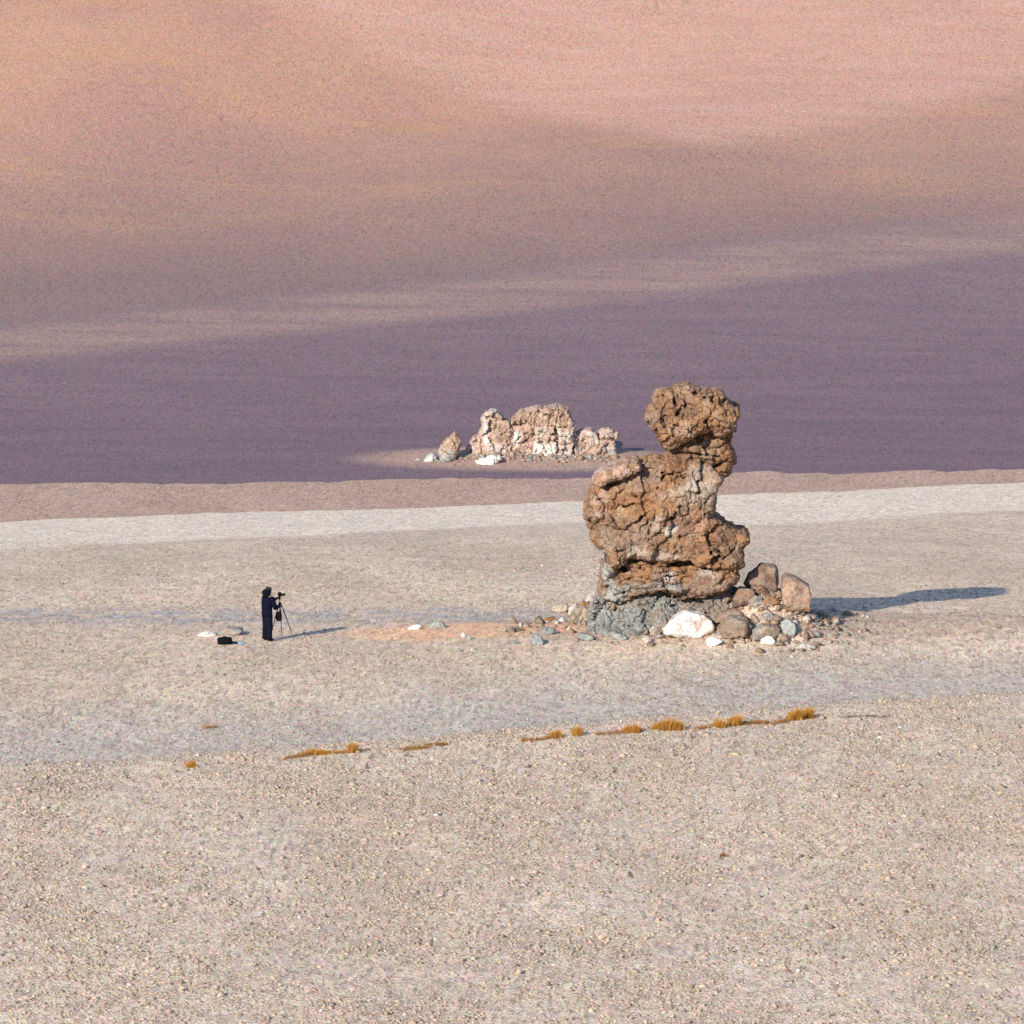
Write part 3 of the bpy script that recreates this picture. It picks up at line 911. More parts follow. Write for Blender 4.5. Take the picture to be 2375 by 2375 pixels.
loose("boulder", "brown boulder with a black hollow, left of the grey foot", cL, ((895, 610), (930, 540), (1020, 440), (1130, 430), (1240, 470), (1235, 580), (1190, 655), (1070, 695), (960, 680)), 'cream', 121, .5, mix2='slate', mix3='olive', rough=.12, sub=5)
loose("boulder", "orange brown stone on top of the left heap", cL, ((1025, 410), (1100, 350), (1200, 360), (1215, 440), (1100, 470)), 'orange', 122, mix2='brown', dy=.1)
loose("boulder", "pale tilted slab pointing up at the back of the left heap", cL, ((1120, 350), (1180, 260), (1270, 188), (1305, 220), (1245, 300), (1160, 375)), 'pale', 123, .22, mix2='cream')
loose("boulder", "pale stone between the tilted slab and the grey foot", cL, ((1215, 300), (1320, 258), (1352, 330), (1290, 420), (1215, 390)), 'pale', 124, mix2='grey')
loose("boulder", "cream stone with a dark notch at the left end of the heap", cL, ((630, 480), (680, 400), (760, 388), (870, 358), (895, 440), (835, 500), (700, 530)), 'cream', 125, mix2='pink', rough=.1)
loose("stone", "flat red brown stone at the left of the heap", cL, ((510, 630), (580, 592), (690, 578), (695, 635), (560, 658)), 'rust', 126, cat="stone", mix2='orange')
loose("stone", "blue grey stone with dark right tip, upper of two before the left heap", cL, ((478, 800), (560, 740), (680, 755), (692, 805), (585, 855), (500, 845)), 'blue', 127, cat="stone", mix2='slate')
loose("stone", "larger blue grey stone, lower of two in front of the left heap", cL, ((335, 965), (400, 850), (490, 880), (532, 950), (490, 1004), (370, 990)), 'blue', 128, cat="stone", mix2='grey', mix3='teal')
loose("stone", "flat grey slab in front of the left corner of the grey foot", cL, ((1005, 880), (1080, 820), (1250, 860), (1292, 905), (1200, 935), (1060, 915)), 'grey', 129, cat="stone", mix2='blue')
loose("stone", "small blue grey stone left of the larger blue grey stone", cL, ((15, 990), (90, 948), (150, 960), (112, 1004), (30, 1010)), 'blue', 130, cat="stone")
loose("stone", "small olive dark stone on the orange sand left of the heap", cL, ((88, 780), (150, 738), (235, 770), (200, 808), (100, 808)), 'olive', 131, cat="stone")
loose("stone", "small teal stone touching the olive dark stone", cL, ((-15, 770), (50, 728), (84, 770), (30, 796)), 'teal', 132, cat="stone")
loose("boulder", "grey stone standing in the middle of the left heap", cL, ((885, 540), (900, 440), (1010, 368), (1032, 430), (940, 590)), 'pale', 133, .3, mix2='grey')
loose("stone", "small white stone in front of the left heap", cL, ((750, 630), (800, 590), (832, 640), (775, 662)), 'white', 134, cat="stone")
loose("stone", "flat whitish stone, left of the pair lying between person and rock", cM, ((148, 375), (200, 340), (330, 308), (385, 340), (260, 388)), 'white', 135, cat="stone", mix2='pale')
loose("stone", "flat pale blue stone, right of the pair lying between person and rock", cM, ((475, 340), (560, 268), (690, 278), (745, 345), (650, 372), (500, 368)), 'teal', 136, cat="stone", mix2='pale')
loose("stone", "tiny white stone on orange sand, beside a pale green one", cM, ((955, 465), (1000, 428), (1032, 480), (990, 508)), 'white', 137, cat="stone")
loose("stone", "tiny pale green stone on orange sand, beside a white one", cM, ((1038, 500), (1090, 458), (1124, 510), (1080, 548)), 'teal', 138, cat="stone")
loose("stone", "small grey stone on the gravel in front of the orange sand", cM, ((885, 695), (950, 665), (985, 700), (920, 726)), 'grey', 140, cat="stone")
loose("stone", "small cream stone on the gravel in front of the orange sand", cM, ((1075, 695), (1130, 650), (1195, 690), (1110, 708)), 'pale', 141, cat="stone")
loose("stone", "whitish flat rock just above the black bag", cP, ((88, 712), (150, 668), (250, 662), (330, 688), (348, 718), (200, 740), (110, 730)), 'pale', 142, cat="stone", mix2='cream', mix3='white')
loose("boulder", "low pale rock slab between the black bag and the person", cP, ((290, 700), (400, 640), (470, 592), (560, 612), (650, 618), (664, 660), (600, 702), (450, 715)), 'grey', 143, .5, mix2='pale', mix3='pink')
loose("stone", "small pale stone right below the grey foot", cB, ((715, 1455), (790, 1428), (835, 1470), (760, 1506)), 'pale', 144, cat="stone")
loose("stone", "small grey boulder at the front left foot of the tall rock", cB, ((380, 1440), (430, 1390), (520, 1410), (560, 1450), (470, 1475)), 'teal', 145, cat="stone", mix2='grey')

# ------------------------------------------------------------------ far outcrop
def O(*p): return pts_at(cO, p, OUT_Y)
def Of(*p): return pts_at(cO, p, OUT_Y - 1.0)
outc = empty("rock_outcrop", (0, 0, 0))
tag(outc, "distant cluster of pink and white rock pillars split by dark joints, on a sand rise", "rock formation")
def far_part(name, pts, T, Rr, seed, base='pink', regions=(), cracks=(), dy=0.0, mix2='pale', mix3='tan', amp=.9, parent=outc, h=.055, sink=0.0, blk_=1.0):
    o = pts_at(cO, pts, OUT_Y + dy)
    if sink:
        lo = o[:, 1].min()
        o[o[:, 1] < lo + .5, 1] -= sink
    return add_rock_part(name, o, T, Rr, y=OUT_Y + dy, h=h, cracks=cracks, seed=seed, base=base, regions=regions, amp=amp, mix2=mix2, mix3=mix3, parent=parent, mat=M_FAR, scale=.9, blocky=blk_, psc=(1.7, 1.2))
far_part("pillar", ((690, 300), (720, 268), (790, 248), (832, 270), (838, 320), (882, 318), (905, 370), (938, 400), (920, 460), (892, 540), (880, 650), (800, 680), (740, 600), (705, 520), (690, 420)), 1.0, .18, 201, 'pink', sink=.4,
         cracks=[(Of((880, 320), (870, 380), (830, 420)), .06, .3), (Of((720, 300), (830, 320)), .05, .2)], mix3='cream',
         regions=[(O((740, 240), (900, 300), (930, 480), (740, 500)), 'tan', .15, .8), (O((685, 290), (725, 300), (740, 500), (700, 520)), 'white', .12, .7), (O((700, 510), (880, 500), (880, 620), (740, 640)), 'pale', .15, .9)])
far_part("pillar", ((915, 330), (960, 282), (1050, 232), (1150, 213), (1172, 240), (1150, 290), (1112, 380), (1112, 500), (1095, 560), (1105, 650), (1000, 680), (878, 680), (885, 560), (930, 440)), 1.2, .18, 207, 'pink', sink=.4, dy=.25,
         cracks=[(Of((1060, 300), (1030, 360), (950, 365)), .06, .3), (Of((890, 600), (1000, 590), (1090, 600)), .04, .2), (Of((960, 480), (1040, 430)), .05, .2)],
         regions=[(O((920, 300), (1150, 210), (1160, 280), (1050, 350), (920, 370)), 'tan', .12, .9), (O((940, 400), (1010, 420), (980, 520), (920, 500)), 'white', .12, .6), (O((880, 600), (1100, 590), (1100, 650), (880, 650)), 'pale', .12, .8)])
far_part("pillar", ((1100, 320), (1175, 232), (1250, 193), (1288, 208), (1284, 330), (1262, 400), (1276, 470), (1284, 560), (1265, 640), (1235, 690), (1150, 680), (1085, 650), (1085, 540), (1105, 420)), 1.25, .15, 213, 'pink', sink=.4,
         cracks=[(Of((1110, 375), (1280, 375)), .05, .25), (Of((1120, 445), (1260, 440)), .04, .2), (Of((1130, 510), (1270, 490)), .05, .25), (Of((1160, 240), (1180, 280), (1270, 290)), .05, .3)], mix3='cream',
         regions=[(O((1100, 200), (1290, 190), (1290, 370), (1110, 370)), 'tan', .15, .7), (O((1110, 395), (1250, 390), (1240, 445), (1110, 440)), 'pale', .12, .95), (O((1085, 500), (1285, 510), (1260, 690), (1085, 670)), 'white', .25, .8)])
far_part("pillar", ((1296, 215), (1380, 238), (1402, 290), (1427, 370), (1414, 460), (1404, 540), (1380, 680), (1292, 680), (1296, 560), (1298, 430), (1292, 330)), 1.2, .18, 219, 'pink', sink=.4, dy=.05,
         cracks=[(Of((1295, 385), (1420, 380)), .05, .25), (Of((1300, 460), (1410, 450)), .05, .25), (Of((1300, 520), (1400, 520)), .04, .2)], mix3='cream',
         regions=[(O((1290, 200), (1410, 230), (1425, 370), (1290, 370)), 'orange', .15, .7), (O((1290, 390), (1410, 385), (1400, 450), (1295, 455)), 'pale', .1, .95), (O((1290, 510), (1400, 510), (1385, 660), (1290, 660)), 'pale', .25, .85)])
far_part("ledge", ((1430, 425), (1500, 402), (1548, 398), (1600, 440), (1636, 500), (1645, 600), (1610, 700), (1395, 700), (1408, 560)), .9, .25, 225, 'pink', sink=.3, dy=.5, mix3='cream',
         cracks=[(Of((1440, 490), (1510, 480), (1560, 520)), .06, .3), (Of((1420, 560), (1520, 570)), .05, .25)], regions=[(O((1500, 420), (1640, 470), (1640, 650), (1500, 640)), 'pale', .15, .8)])
far_part("pinnacle", ((1618, 420), (1650, 395), (1700, 388), (1772, 430), (1752, 500), (1775, 600), (1745, 680), (1650, 680), (1655, 520), (1622, 470)), .6, .2, 231, 'pink', sink=.3, dy=.2, mix2='orange', mix3='cream',
         cracks=[(Of((1640, 490), (1760, 505)), .07, .35)], regions=[(O((1650, 510), (1760, 510), (1770, 640), (1650, 640)), 'teal', .1, .8)])
far_part("ledge", ((490, 640), (555, 565), (590, 500), (640, 448), (692, 452), (712, 520), (765, 590), (775, 690), (640, 690), (530, 680)), .9, .25, 237, 'pink', sink=.3, dy=.1, mix3='tan')
far_part("plinth", ((540, 650), (640, 610), (760, 640), (860, 615), (1000, 640), (1120, 612), (1250, 645), (1400, 618), (1500, 640), (1590, 610), (1780, 640), (1760, 690), (1560, 705), (1200, 712), (540, 705)), 1.6, .3, 243, 'pink', sink=.3, mix2='cream', mix3='grey', amp=1.1)
far_part("core", ((480, 650), (640, 475), (700, 340), (830, 300), (890, 380), (950, 310), (1150, 245), (1290, 230), (1385, 260), (1420, 430), (1500, 425), (1600, 470), (1740, 490), (1765, 700), (480, 700)), 1.0, .3, 291, 'pink', sink=.4, dy=.42, mix2='tan', mix3='cream')
def far_thing(name, label, cat, pts, T, Rr, seed, **k):
    f = max(pts, key=lambda p: p[1])
    k['dy'] = hit(*cO(f[0], f[1] - 8), hill_z, 362, 420)[1] - OUT_Y + T * .6
    o = far_part(name, pts, T, Rr, seed, parent=None, **k)
    tag(o, label, cat)
    return o
far_thing("rock_tower", "small pointed pinkish rock tower left of the distant outcrop", "rock", ((335, 570), (380, 490), (430, 440), (468, 422), (482, 460), (503, 520), (492, 570), (480, 645), (400, 652), (345, 630)), .6, .35, 251, base='tan', mix2='pink', mix3='cream', sink=.06, h=.06,
          regions=[(O((330, 560), (400, 530), (480, 580), (480, 680), (330, 680)), 'teal', .12, .8)])
far_thing("boulder", "white boulder with a shaded right end at the foot of the distant outcrop", "boulder", ((636, 645), (660, 625), (765, 612), (845, 612), (835, 630), (770, 672), (690, 684), (648, 680)), .6, .2, 257, base='white', mix2='white', mix3='pale', sink=.06, h=.05, dy=-.7, amp=.45)
far_thing("boulder", "pale greenish boulder left of the small rock tower", "boulder", ((216, 645), (248, 588), (310, 588), (330, 628), (388, 635), (385, 652), (310, 660), (218, 655)), .5, .25, 263, base='teal', mix2='white', mix3='grey', sink=.06, h=.05, amp=.6, dy=-.5)
far_thing("stone", "tiny white stone at the far left tip of the outcrop's sand rise", "stone", ((145, 640), (165, 622), (195, 630), (190, 655), (150, 655)), .25, .12, 269, base='white', mix2='pale', mix3='pale', h=.035, amp=.4, sink=.06)

# ------------------------------------------------------------------ pebbles and rubble
def pebble_field(name, x, y, size, cols, seed, zf=ground_z, squash=(.45, .95)):
    r = np.random.default_rng(seed)
    n = len(x)
    z = zf(x, y)
    base = np.array([(0, 0, 1), (1, 0, 0), (0, 1, 0), (-1, 0, 0), (0, -1, 0), (0, 0, -.6)], float)
    tri = np.array([(0, 1, 2), (0, 2, 3), (0, 3, 4), (0, 4, 1), (5, 2, 1), (5, 3, 2), (5, 4, 3), (5, 1, 4)])
    sc = np.stack([size * r.uniform(.7, 1.3, n), size * r.uniform(.7, 1.3, n), size * r.uniform(*squash, n)], 1) * 0.5
    a = r.uniform(0, 6.283, n)
    v = base[None] * r.uniform(.7, 1.3, (n, 6, 1))
    v = v + r.normal(0, .20, (n, 6, 3))
    v = v * sc[:, None, :]
    ca, sa = np.cos(a)[:, None], np.sin(a)[:, None]
    X = v[..., 0] * ca - v[..., 1] * sa + x[:, None]
    Y = v[..., 0] * sa + v[..., 1] * ca + y[:, None]
    Z = v[..., 2] + (z + sc[:, 2] * .15)[:, None]
    V = np.stack([X, Y, Z], 2).reshape(-1, 3)
    F = (tri[None] + (np.arange(n) * 6)[:, None, None]).reshape(-1, 3)
    me = mesh_np(name, V, F, np.repeat(cols, 6, 0))
    return me

def mat_pebble():
    m = NT("pebble_stone")
    a = m.n("ShaderNodeAttribute")
    a.attribute_name = "Col"
    n = m.noise(m.pos(), 14, 3, .6)
    m.base(m.mix(m.ramp(n, .4, .7), a.outputs["Color"], m.mix(1.0, a.outputs["Color"], (.75, .72, .7), 'MULTIPLY')))
    return m.m
M_PEB = mat_pebble()

def pebble_cols(n, r, tone):
    c = np.array(tone)[None] * r.uniform(.66, 1.20, (n, 1))
    c = c * (1 + r.normal(0, .06, (n, 3)))
    k = r.random(n)
    c[k < .03] *= .5
    c[k > .985] = np.array((.50, .45, .40)) * r.uniform(.8, 1.1, ((k > .985).sum(), 1))
    return np.clip(c, .02, .8)

def scatter(n, y0, y1, seed):
    r = np.random.default_rng(seed)
    y = np.sqrt(r.uniform(y0 * y0, y1 * y1, n))
    x = r.uniform(-1, 1, n) * (y * 0.0865 + 1.5)
    return x, y, r
x1, y1, r1 = scatter(230000, 131, 184, 1)
k = (y1 < crest1(x1) + 1) & (fbm(np.stack([x1 * .5, y1 * .22, 0 * x1], 1), 3, 71) + r1.uniform(-.45, .75, len(x1)) > .02)
x1, y1 = x1[k], y1[k]
s1 = np.clip(r1.lognormal(math.log(.056), .42, len(x1)), .025, .24)
peb = link("pebbles", pebble_field("pebbles", x1, y1, s1, pebble_cols(len(x1), r1, (.388, .300, .220)), 2), M_PEB, smooth=False)
tag(peb, "coarse beige gravel covering the foreground slope", None, None, "stuff")
x2, y2, r2 = scatter(150000, 168, 246, 4)
sx_, sy_, _ = hit(*cD(900, 1188))
sandy = np.minimum(((x2 - sx_) / 5.2) ** 2 + ((y2 - sy_) / 2.6) ** 2, ((x2 - ROCK_X - 2) / 11.5) ** 2 + ((y2 - ROCK_Y - 1.6) / 4.6) ** 2)
k = (y2 > crest1(x2) + .5) & (r2.random(len(x2)) < np.clip((sandy - .6) * 1.5, .05, 1)) & (fbm(np.stack([x2 * .5, y2 * .22, 0 * x2], 1), 3, 73) + r2.uniform(-.4, .8, len(x2)) > .05) & (r2.random(len(x2)) > (y2 - 200) / 50)
x2, y2 = x2[k], y2[k]
s2 = np.clip(r2.lognormal(math.log(.052), .36, len(x2)), .025, .16)
peb2 = link("gravel", pebble_field("gravel", x2, y2, s2, pebble_cols(len(x2), r2, (.338, .260, .192)), 5), M_PEB, smooth=False)
tag(peb2, "finer grey beige gravel scattered over the flat around the tall rock", None, None, "stuff")

rr = np.random.default_rng(91)
nx_ = 1100
ang = rr.uniform(0, 6.283, nx_)
rad_ = rr.uniform(.2, 1.0, nx_) ** .7
rxp = ROCK_X + 0.7 + np.cos(ang) * rad_ * 6.2
ryp = ROCK_Y + 0.9 + np.sin(ang) * rad_ * 4.2
heap = rr.random(nx_) < .72
rxp[heap] = ROCK_X + 3.6 + rr.normal(0, 1.05, heap.sum())
ryp[heap] = ROCK_Y - 0.9 + rr.normal(0, 1.2, heap.sum())
rs_ = np.clip(rr.lognormal(math.log(.155), .5, nx_), .05, .38)
tones = np.array([PAL[k] for k in ('dun', 'tan', 'grey', 'cream', 'dun', 'dun', 'pale', 'tan')])[rr.integers(0, 8, nx_)]
rub = link("rubble", pebble_field("rubble", rxp, ryp, rs_, tones * rr.uniform(.85, 1.3, (nx_, 1)), 92, squash=(.65, 1.15)), M_PEB, smooth=False)
tag(rub, "broken stone rubble strewn round the foot of the tall rock", None, None, "stuff")
rxo = OUT_CX + rr.uniform(-6, 6, 420)
ryo = OUT_Y - 1.0 - np.abs(rr.normal(0, .8, 420))
rso = np.clip(rr.lognormal(math.log(.22), .5, 420), .08, .6)
rub2 = link("rubble", pebble_field("rubble_far", rxo, ryo, rso, np.array([PAL[k] for k in ('pink', 'cream', 'tan', 'grey')])[rr.integers(0, 4, 420)], 93, hill_z), M_PEB, smooth=False)
tag(rub2, "pale broken stones along the foot of the distant outcrop", None, None, "stuff")

# ------------------------------------------------------------------ grass tufts
def mat_grass():
    m = NT("dry_grass")
    a = m.n("ShaderNodeAttribute")
    a.attribute_name = "Col"
    m.base(a.outputs["Color"])
    m.b.inputs["Roughness"].default_value = .8
    return m.m
M_GRASS = mat_grass()
def blades(name, width, height, lean, n, seed, tone=(.40, .19, .035), stiff=1.0):
    r = np.random.default_rng(seed)
    V, F, Cc = [], [], []
    nclump = max(1, int(width / .15))
    cl = [((((j + .5) / nclump) - .5) * .8 * width + r.normal(0, .03), r.uniform(-.15, .15) * width * .5, (1 - .45 * abs(((j + .5) / nclump) - .55) * 2) * r.uniform(.85, 1.0)) for j in range(nclump)]
    for i in range(n):
        cx, cy, ch = cl[r.integers(nclump)]
        bx, by = cx + r.normal(0, .055), cy + r.normal(0, .05)
        a = r.uniform(0, 6.283)
        spread = r.uniform(.05, 1.0)
        L = height * ch * r.uniform(.55, 1.45)
        hor = L * spread * stiff * .7
        up = L * math.sqrt(max(1 - (spread * .7) ** 2, .2))
        ex, ey = math.cos(a) * hor + lean * L, math.sin(a) * hor * .8
        w = r.uniform(.005, .010)
        px, py = -math.sin(a), math.cos(a)
        if abs(px) < .4: px, py = .8, .6
        tint = np.array(tone) * r.uniform(.6, 1.35) * np.array((1, r.uniform(.9, 1.12), 1))
        k = len(V)
        for t, ww in ((0, 1.0), (.55, .8), (1.0, .08)):
            x, y, z = bx + ex * t * t, by + ey * t * t, up * (t - .18 * t * t * spread) - .03
            V.append((x - px * w * ww, y - py * w * ww, z))
            V.append((x + px * w * ww, y + py * w * ww, z))
            tt = tint * (.55 + .65 * t)
            Cc += [tt, tt]
        F += [(k, k + 1, k + 3, k + 2), (k + 2, k + 3, k + 5, k + 4)]
    return mesh_np(name, np.array(V), np.array(F), np.array(Cc))

def tuft(cr, cx, by, w, h, label, seed, n=None, lean=.12, group="dry grass tufts along the crest", tone=(.40, .19, .035), name="grass_tuft", fn=ground_z):
    P = cr(cx, by)
    a, b = cr(cx - w / 2, by - h), cr(cx + w / 2, by)
    g = hit(*P, fn)
    ww, hh = (b[0] - a[0]) / FPX * g[1], (b[1] - a[1]) / FPX * g[1]
    me = blades(name, ww, hh, lean, n or int(260 + 1100 * ww), seed, tone)
    o = link(name, me, M_GRASS, smooth=False)
    o.location = (g[0], g[1] + .05, float(fn(g[0], g[1] + .05)))
    tag(o, label, "grass tuft", group)
    return o

def strip(cr, x0, y0, x1_, y1_, label, seed, hh=.05, tone=(.25, .135, .055), n=260):
    """a run of dead grass lying low along the crest"""
    a, b = hit(*cr(x0, y0)), hit(*cr(x1_, y1_))
    r = np.random.default_rng(seed)
    V, F, Cc = [], [], []
    mid = (a + b) / 2
    for i in range(n):
        t = r.random()
        x = a[0] + (b[0] - a[0]) * t - mid[0] + r.normal(0, .02)
        y = a[1] + (b[1] - a[1]) * t + r.normal(0, .10) - mid[1]
        z = float(ground_z(x + mid[0], y + mid[1])) - mid[2]
        L = hh * r.uniform(.5, 1.2) * (.5 + 1.0 * abs(math.sin(t * 9 + seed)))
        dx, w = r.normal(.08, .10), r.uniform(.012, .022)
        k = len(V)
        tint = np.array(tone) * r.uniform(.6, 1.4)
        V += [(x - w, y, z - .02), (x + w, y + .01, z - .02), (x + dx + w * .4, y, z + L), (x + dx - w * .4, y, z + L)]
        F.append((k, k + 1, k + 2, k + 3))
        Cc += [tint] * 4
    o = link("grass_mat", mesh_np("grass_mat", np.array(V), np.array(F), np.array(Cc)), M_GRASS, smooth=False)
    o.location = mid
    tag(o, label, "dry grass", "low dead grass along the crest")
    return o

tuft(cG, 215, 224, 70, 45, "rounded golden tuft at the right end of a long low brown strip, middle of crest", 301)
tuft(cG, 315, 212, 44, 42, "small golden tuft just right of the rounded one at mid crest", 302)
tuft(cG, 572, 200, 90, 50, "golden tuft ending a thin strip, left neighbour of the biggest tuft", 303)
tuft(cG, 735, 187, 152, 62, "biggest and widest golden tuft on the crest, right of centre", 304)
tuft(cG, 968, 173, 84, 42, "low golden tuft touching the left side of a taller peaked one", 305)
tuft(cG, 1045, 167, 66, 62, "tall peaked golden tuft beside a lower one, right half of crest", 306, lean=.25)
tuft(cG, 1155, 158, 70, 26, "flat brown tuft between the peaked tuft and the rightmost pair", 307, tone=(.28, .15, .05))
tuft(cG, 1322, 140, 92, 62, "tall golden tuft, left of the pair at the right end of the crest", 308, lean=.25)
tuft(cG, 1392, 132, 48, 48, "square golden tuft, right of the pair at the right end of the crest", 309)
tuft(cH, 440, 360, 52, 32, "lone small golden tuft at the far left end of the crest", 310)
tuft(cH, 1010, 300, 120, 36, "wide low orange tuft, left of the two on the left crest strip", 311)
tuft(cH, 1187, 290, 46, 46, "upright square tuft, right of the two on the left crest strip", 312)
tuft(cH, 1575, 258, 130, 22, "flat brown dead tuft left of the crest centre", 313, tone=(.24, .13, .055))
strip(cG, 55, 236, 190, 224, "thin brown strip left of the rounded tuft at mid crest", 321)
strip(cG, 400, 209, 530, 196, "thin brown strip leading to the tuft left of the biggest one", 322)
strip(cG, 850, 184, 910, 176, "short brown dash just right of the biggest tuft", 323, n=120)
strip(cG, 1075, 160, 1190, 153, "low brown strip right of the tall peaked tuft", 324)
strip(cG, 1205, 158, 1290, 142, "dark brown strip at the left of the rightmost pair of tufts", 325)
strip(cG, 1520, 127, 1740, 124, "thin dark grey line of dead grass at the far right of the crest", 326, .03, (.11, .085, .07), 200)
strip(cH, 870, 320, 965, 302, "brown strip tapering left from the wide low orange tuft", 327)
strip(cH, 1060, 296, 1225, 285, "brown strip between the two tufts of the left crest", 328, tone=(.33, .165, .045))
strip(cH, 1405, 278, 1530, 268, "faint brown strip tapering left of the flat dead tuft", 329)
strip(cH, 495, 178, 550, 174, "short faint brown strip on the gravel above the lone left tuft", 330, n=90)
tuft(cS, 1217, 535, 40, 20, "right one of three tiny tan tufts on the pale rise", 331, group="tiny tufts on the pale rise", tone=(.30, .19, .09), n=70)
tuft(cS, 1110, 548, 26, 16, "middle one of three tiny tan tufts on the pale rise", 332, group="tiny tufts on the pale rise", tone=(.30, .19, .09), n=50)
tuft(cS, 1030, 555, 34, 16, "left one of three tiny tan tufts on the pale rise", 333, group="tiny tufts on the pale rise", tone=(.30, .19, .09), n=50)
tuft(cD, 1364, 1617, 16, 12, "tiny brown tuft alone on the foreground gravel", 334, group="stray tufts", tone=(.22, .10, .05), n=60)
tuft(cP, 700, 735, 120, 14, "thin yellow grass patch between the pale slab and the person", 335, group="stray tufts", tone=(.42, .29, .10), n=160)

# ------------------------------------------------------------------ simple materials
def mat_plain(name, col, rough=.8, noise_amt=.25, scale=30, metal=0.0, spec=.3):
    m = NT(name)
    n = m.noise(m.obj(), scale, 4, .6)
    dark = tuple(c * (1 - noise_amt) for c in col)
    lite = tuple(min(1, c * (1 + noise_amt)) for c in col)
    m.base(m.mix(m.ramp(n, .3, .7), dark, lite))
    m.b.inputs["Roughness"].default_value = rough
    m.b.inputs["Metallic"].default_value = metal
    m.b.inputs["Specular IOR Level"].default_value = spec
    m.bump(n, .25, .01)
    return m.m
M_JACKET = mat_plain("navy_padded_cloth", (.0024, .0034, .0115), .85, spec=.08)
M_TROUSER = mat_plain("dark_blue_cloth", (.0040, .0056, .0105), .9, spec=.08)
M_BLACK = mat_plain("black_nylon", (.0035, .0035, .0045), .8, spec=.08)
M_BOOT = mat_plain("boot_leather", (.010, .012, .016), .6)
M_SKIN = mat_plain("skin", (.42, .24, .16), .55, .1)
M_HAIR = mat_plain("brown_hair", (.014, .008, .006), .7)
M_HOOD = mat_plain("hood_cloth", (.0026, .0032, .008), .9, spec=.08)
M_METAL = mat_plain("tripod_tube", (.030, .026, .030), .45, .2, 30, .3)
M_STEEL = mat_plain("worn_tripod_lock", (.25, .24, .24), .35, .2, 30, .8)
M_GLASS = mat_plain("lens_glass", (.01, .01, .015), .08, .05, 30, 0, .6)
M_BLUE = mat_plain("light_blue_cloth", (.16, .26, .33), .8)

def from_bm(name, bm, mat, parent=None, smooth=True):
    me = bpy.data.meshes.new(name)
    bmesh.ops.recalc_face_normals(bm, faces=bm.faces)
    bm.to_mesh(me)
    bm.free()
    return link(name, me, mat, parent, smooth)

def tube(bm, a, b, r0, r1=None, seg=10):
    a, b = Vector(a), Vector(b)
    r1 = r0 if r1 is None else r1
    d = (b - a)
    q = d.to_track_quat('Z', 'Y').to_matrix().to_4x4()
    q.translation = (a + b) / 2
    bmesh.ops.create_cone(bm, cap_ends=True, segments=seg, radius1=r0, radius2=r1, depth=d.length, matrix=q)

def box(bm, c, size, rot=None, bevel=.0):
    m = Matrix.Translation(c) @ ((rot.to_matrix().to_4x4()) if rot is not None else Matrix.Identity(4)) @ Matrix.Diagonal((*size, 1))
    g = bmesh.ops.create_cube(bm, size=1.0, matrix=m)
    if bevel:
        es = list({e for v in g['verts'] for e in v.link_edges})
        bmesh.ops.bevel(bm, geom=es, offset=bevel, segments=2, affect='EDGES', profile=.6)

def skinned(name, chains, mat, parent, sub=2, root=0):
    """chains of (point, radius); a chain may start from an existing point"""
    pts, rad, edges, idx = [], [], [], {}
    for ch in chains:
        prev = None
        for p, r in ch:
            key = tuple(round(c, 4) for c in p)
            if key not in idx:
                idx[key] = len(pts)
                pts.append(p)
                rad.append(r if isinstance(r, tuple) else (r, r))
            i = idx[key]
            if prev is not None and prev != i: edges.append((prev, i))
            prev = i
    me = bpy.data.meshes.new(name + "_rig")
    me.from_pydata(pts, edges, [])
    o = bpy.data.objects.new(name + "_rig", me)
    C.objects.link(o)
    o.modifiers.new("skin", 'SKIN').use_smooth_shade = True
    s = o.modifiers.new("sub", 'SUBSURF')
    s.levels = s.render_levels = sub
    if not me.skin_vertices: me.skin_vertices.new()
    sv = me.skin_vertices[0].data
    for i, r in enumerate(rad):
        sv[i].radius = r
        sv[i].use_root = (i == root)
    dg = bpy.context.evaluated_depsgraph_get()
    dg.update()
    new = bpy.data.meshes.new_from_object(o.evaluated_get(dg))
    new.name = name
    bpy.data.objects.remove(o)
    new.materials.clear()
    return link(name, new, mat, parent)

# ------------------------------------------------------------------ the photographer
gp = hit(*cT(430, 1575))
TH = math.atan2(.62, .78)
person = empty("person", tuple(gp), TH)
tag(person, "person in dark navy jacket and trousers at a camera on a tripod, seen from behind", "person")
def hand(wr, fwd, side, up, thumb_dir):
    """chains for palm, four curled fingers and a thumb"""
    wr, fwd, side, up = Vector(wr), Vector(fwd).normalized(), Vector(side).normalized(), Vector(up).normalized()
    palm = wr + fwd * .075
    ch = [[(tuple(wr), .027), (tuple(wr + fwd * .035), .032), (tuple(palm), .033)]]
    for j, L in enumerate((.062, .072, .067, .052)):
        b = palm + side * (.030 - .020 * j) + fwd * .008
        k1 = b + fwd * L * .5 - up * .008
        k2 = k1 + fwd * L * .25 - up * L * .38
        k3 = k2 - fwd * L * .12 - up * L * .30
        ch.append([(tuple(palm), .033), (tuple(b), .011), (tuple(k1), .0095), (tuple(k2), .009), (tuple(k3), .008)])
    t0 = wr + fwd * .03
    ch.append([(tuple(wr + fwd * .035), .032), (tuple(t0 + Vector(thumb_dir) * .035), .013), (tuple(t0 + Vector(thumb_dir) * .05 + fwd * .035), .011), (tuple(t0 + Vector(thumb_dir) * .046 + fwd * .06 - up * .008), .009)])
    return ch
wrR, wrL = (.33, -.15, 1.10), (.40, .085, 1.335)
elR, elL = (.13, -.275, 1.08), (.20, .25, 1.16)
